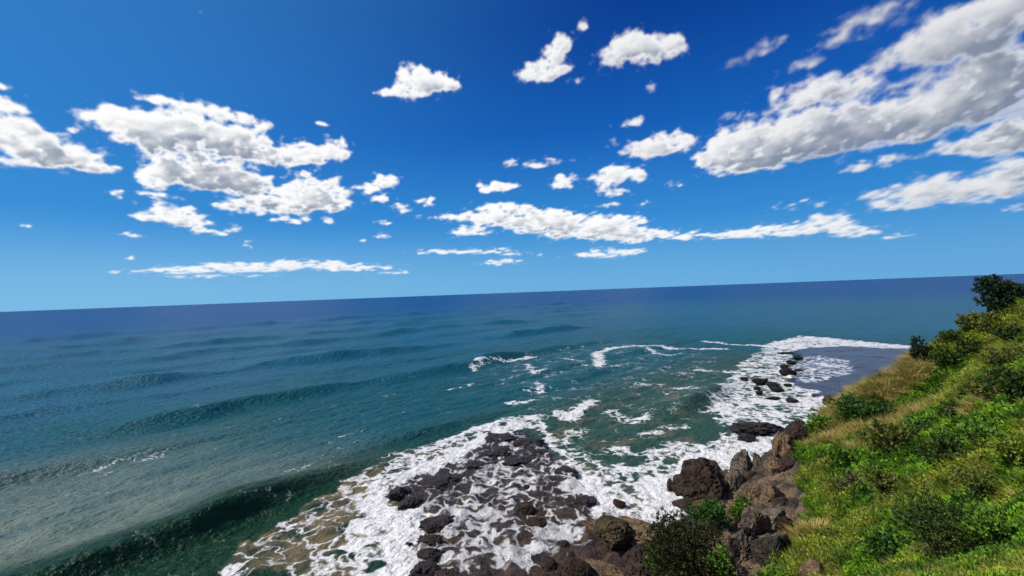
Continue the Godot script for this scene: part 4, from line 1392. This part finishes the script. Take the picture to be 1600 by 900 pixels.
func make_cover() -> void:
	var lm := leaf_material()
	var rng := RandomNumberGenerator.new()
	rng.seed = 77
	var mix_n := noise(91, 0.16, 3)
	var tone := noise(92, 0.45, 3)
	var xf := {"grass": [], "straw": [], "leaf": [], "fine": [], "sprig": []}
	var co := {"grass": [], "straw": [], "leaf": [], "fine": [], "sprig": []}
	var n := 130000
	for k in n:
		var s := 10.0 + 84.0 * pow(rng.randf(), 1.4)
		var d := rng.randf_range(3.0, 33.0)
		var vg := veg_at(s, d)
		if rng.randf() > vg: continue
		var w := to_world(s, d)
		var dist := w.length()
		if dist < 7.5: continue
		var y := ground_at(w.x, w.y)
		if y < 0.8: continue
		# which plants grow here
		var wt := {"straw": -0.12, "yellow": 0.22, "green": 0.34, "gold": -0.4}
		var mn := mix_n.get_noise_2d(s, d)
		wt.straw += 0.42 * sm(62.0, 76.0, s) * (1.0 - sm(14.0, 20.0, d))
		wt.yellow += 0.9 * mn
		wt.green -= 0.9 * mn
		for p in PATCHES:
			var q: float = Vector2(s - p[1], d - p[2]).length_squared() / (p[3] * p[3] * 2.2)
			if q < 4.0: wt[p[0]] += (2.3 if p[0] == "straw" else 1.3) * exp(-1.0 * q)
		var pick := "green"
		var bw := -9.0
		for key in wt:
			var val: float = wt[key] + rng.randf_range(-0.32, 0.32)
			if val > bw:
				bw = val
				pick = key
		var tn := tone.get_noise_2d(s, d)
		var sc := (rng.randf_range(0.7, 1.3) if rng.randf() < 0.86 else rng.randf_range(1.5, 2.4)) * lerpf(0.8, 1.3, sm(15.0, 60.0, dist))
		if dist < 30.0: sc = minf(sc, lerpf(0.85, 1.5, sm(12.0, 30.0, dist)))
		var b := Basis(Vector3.UP, rng.randf() * TAU).scaled(Vector3(sc, sc * rng.randf_range(0.8, 1.15), sc))
		b = Basis(Vector3(0, 0, 1), rng.randf_range(-0.35, 0.35)) * Basis(Vector3(1, 0, 0), rng.randf_range(-0.35, 0.35)) * b
		var t := Transform3D(b, Vector3(w.x, y - 0.04, w.y))
		var g := rng.randf()
		var c: Vector3
		if pick == "straw" or pick == "gold":
			c = Vector3(0.40, 0.31, 0.10).lerp(Vector3(0.62, 0.49, 0.18), g)
			if rng.randf() < 0.25: c = Vector3(0.24, 0.25, 0.05)
			xf.straw.append(t)
			co.straw.append(Color(c.x, c.y, c.z))
		elif pick == "yellow":
			c = Vector3(0.095, 0.150, 0.018).lerp(Vector3(0.350, 0.400, 0.042), clampf(g * 0.7 + tn * 1.5 + 0.12, 0, 1))
			if rng.randf() < 0.10: c = Vector3(0.24, 0.18, 0.07)
			var kind := "grass" if rng.randf() < 0.5 else "sprig"
			xf[kind].append(t)
			co[kind].append(Color(c.x, c.y, c.z))
		else:
			c = Vector3(0.036, 0.100, 0.009).lerp(Vector3(0.190, 0.370, 0.021), clampf(g * 0.7 + tn * 1.6 + 0.10, 0, 1))
			var which := "leaf" if dist < 34.0 or rng.randf() < 0.5 else "fine"
			xf[which].append(t)
			co[which].append(Color(c.x, c.y, c.z))
	scatter("grass", "yellow green grass covering the slope", tuft_mesh(1, 44, 0.42, 0.011, 0.85), xf.grass, co.grass, lm)
	scatter("dry_grass", "straw coloured dry grass along the ridge and in tussocks", tuft_mesh(2, 48, 0.60, 0.011, 0.75), xf.straw, co.straw, lm)
	scatter("creeper", "bright green creeping leaves covering the slope", clump_mesh(3, 84, 0.060), xf.leaf, co.leaf, lm)
	scatter("low_scrub", "yellow green small leaved scrub among the grass", clump_mesh(5, 90, 0.045), xf.sprig, co.sprig, lm)
	scatter("green_grass", "short bright green grass on the slope", tuft_mesh(4, 40, 0.36, 0.014, 0.7), xf.fine, co.fine, lm)
	print("cover ", xf.grass.size(), " ", xf.straw.size(), " ", xf.leaf.size(), " ", xf.fine.size())

func _ready() -> void:
	# camera
	var cam := Camera3D.new()
	cam.name = "camera"
	cam.position = Vector3(0, 25, 0)
	cam.rotation_order = EULER_ORDER_YXZ
	cam.rotation = Vector3(atan(7.0 / 733.0), 0.0, deg_to_rad(-2.147))
	cam.fov = 2.0 * rad_to_deg(atan(450.0 / 733.0))
	cam.near = 0.1
	cam.far = 90000.0
	add_child(cam)
	cam.current = true
	# sky and sun
	var ra := deg_to_rad(SUN_AZ)
	var re := deg_to_rad(SUN_EL)
	sun_to = Vector3(sin(ra) * cos(re), sin(re), -cos(ra) * cos(re))
	var env := Environment.new()
	env.background_mode = Environment.BG_SKY
	var sky := Sky.new()
	var pano := PanoramaSkyMaterial.new()
	pano.panorama = make_sky()
	sky.sky_material = pano
	env.sky = sky
	env.tonemap_mode = Environment.TONE_MAPPER_LINEAR
	env.tonemap_exposure = 1.0
	env.sdfgi_enabled = true
	env.ssao_enabled = true
	env.ssil_enabled = true
	var we := WorldEnvironment.new()
	we.name = "world"
	we.environment = env
	add_child(we)
	var sun := DirectionalLight3D.new()
	sun.name = "sun"
	sun.light_energy = 1.6
	sun.light_color = Color(1.0, 0.96, 0.90)
	sun.light_angular_distance = 0.5
	sun.shadow_enabled = true
	add_child(sun)
	sun.look_at_from_position(sun_to * 100.0, Vector3.ZERO)
	print("sky ", Time.get_ticks_msec())
	n_big = noise(1, 0.035, 3)
	n_mid = noise(2, 0.16, 3)
	n_fine = noise(3, 0.6, 3)
	make_foam()
	print("foam ", Time.get_ticks_msec())
	make_sea()
	print("sea ", Time.get_ticks_msec())
	make_ground()
	print("ground ", Time.get_ticks_msec())
	var reef_mat := rock_material(0.6, 0.32)
	reef_mat.detail_enabled = true
	reef_mat.detail_uv_layer = BaseMaterial3D.DETAIL_UV_2
	reef_mat.detail_albedo = foam_tex
	sheet("reef", "purple brown rock platform awash with foam", [31.0, -32.6, 36.6, -33.0, 43.9, -33.6, 53.0, -36.4, 60.0, -37.0, 56.5, -27.6, 50.5, -18.6, 45.4, -9.8, 41.5, -4.0, 34.0, 1.0, 14.0, 1.0, 12.0, -9.0, 22.5, -14.0, 27.0, -18.0, 31.0, -20.5, 31.0, -27.3], 0.22, 0.40, 0.62, 0.36, reef_mat, STONE.reef[0], STONE.reef[1], 301, 1.6)
	var shelf_mat := rock_material(0.25, 0.22)
	shelf_mat.heightmap_scale = 3.0
	shelf_mat.detail_enabled = true
	shelf_mat.detail_uv_layer = BaseMaterial3D.DETAIL_UV_2
	shelf_mat.detail_albedo = foam_tex
	sheet("rock_shelf", "flat wet purple rock shelf beyond the slope", [196.0, -27.0, 212.0, -17.0, 218.0, 6.0, 218.0, 26.0, 110.0, 16.0, 114.0, -1.0, 127.0, -11.5, 150.0, -17.0, 172.0, -19.0], 0.6, 0.24, 0.26, 0.10, shelf_mat, Vector3(0.045, 0.038, 0.050), Vector3(0.030, 0.026, 0.036), 311, 2.0)
	print("reef ", Time.get_ticks_msec())
	make_rocks()
	print("rocks ", Time.get_ticks_msec())
	make_plants()
	print("plants ", Time.get_ticks_msec())
	make_cover()
	print("cover ", Time.get_ticks_msec())
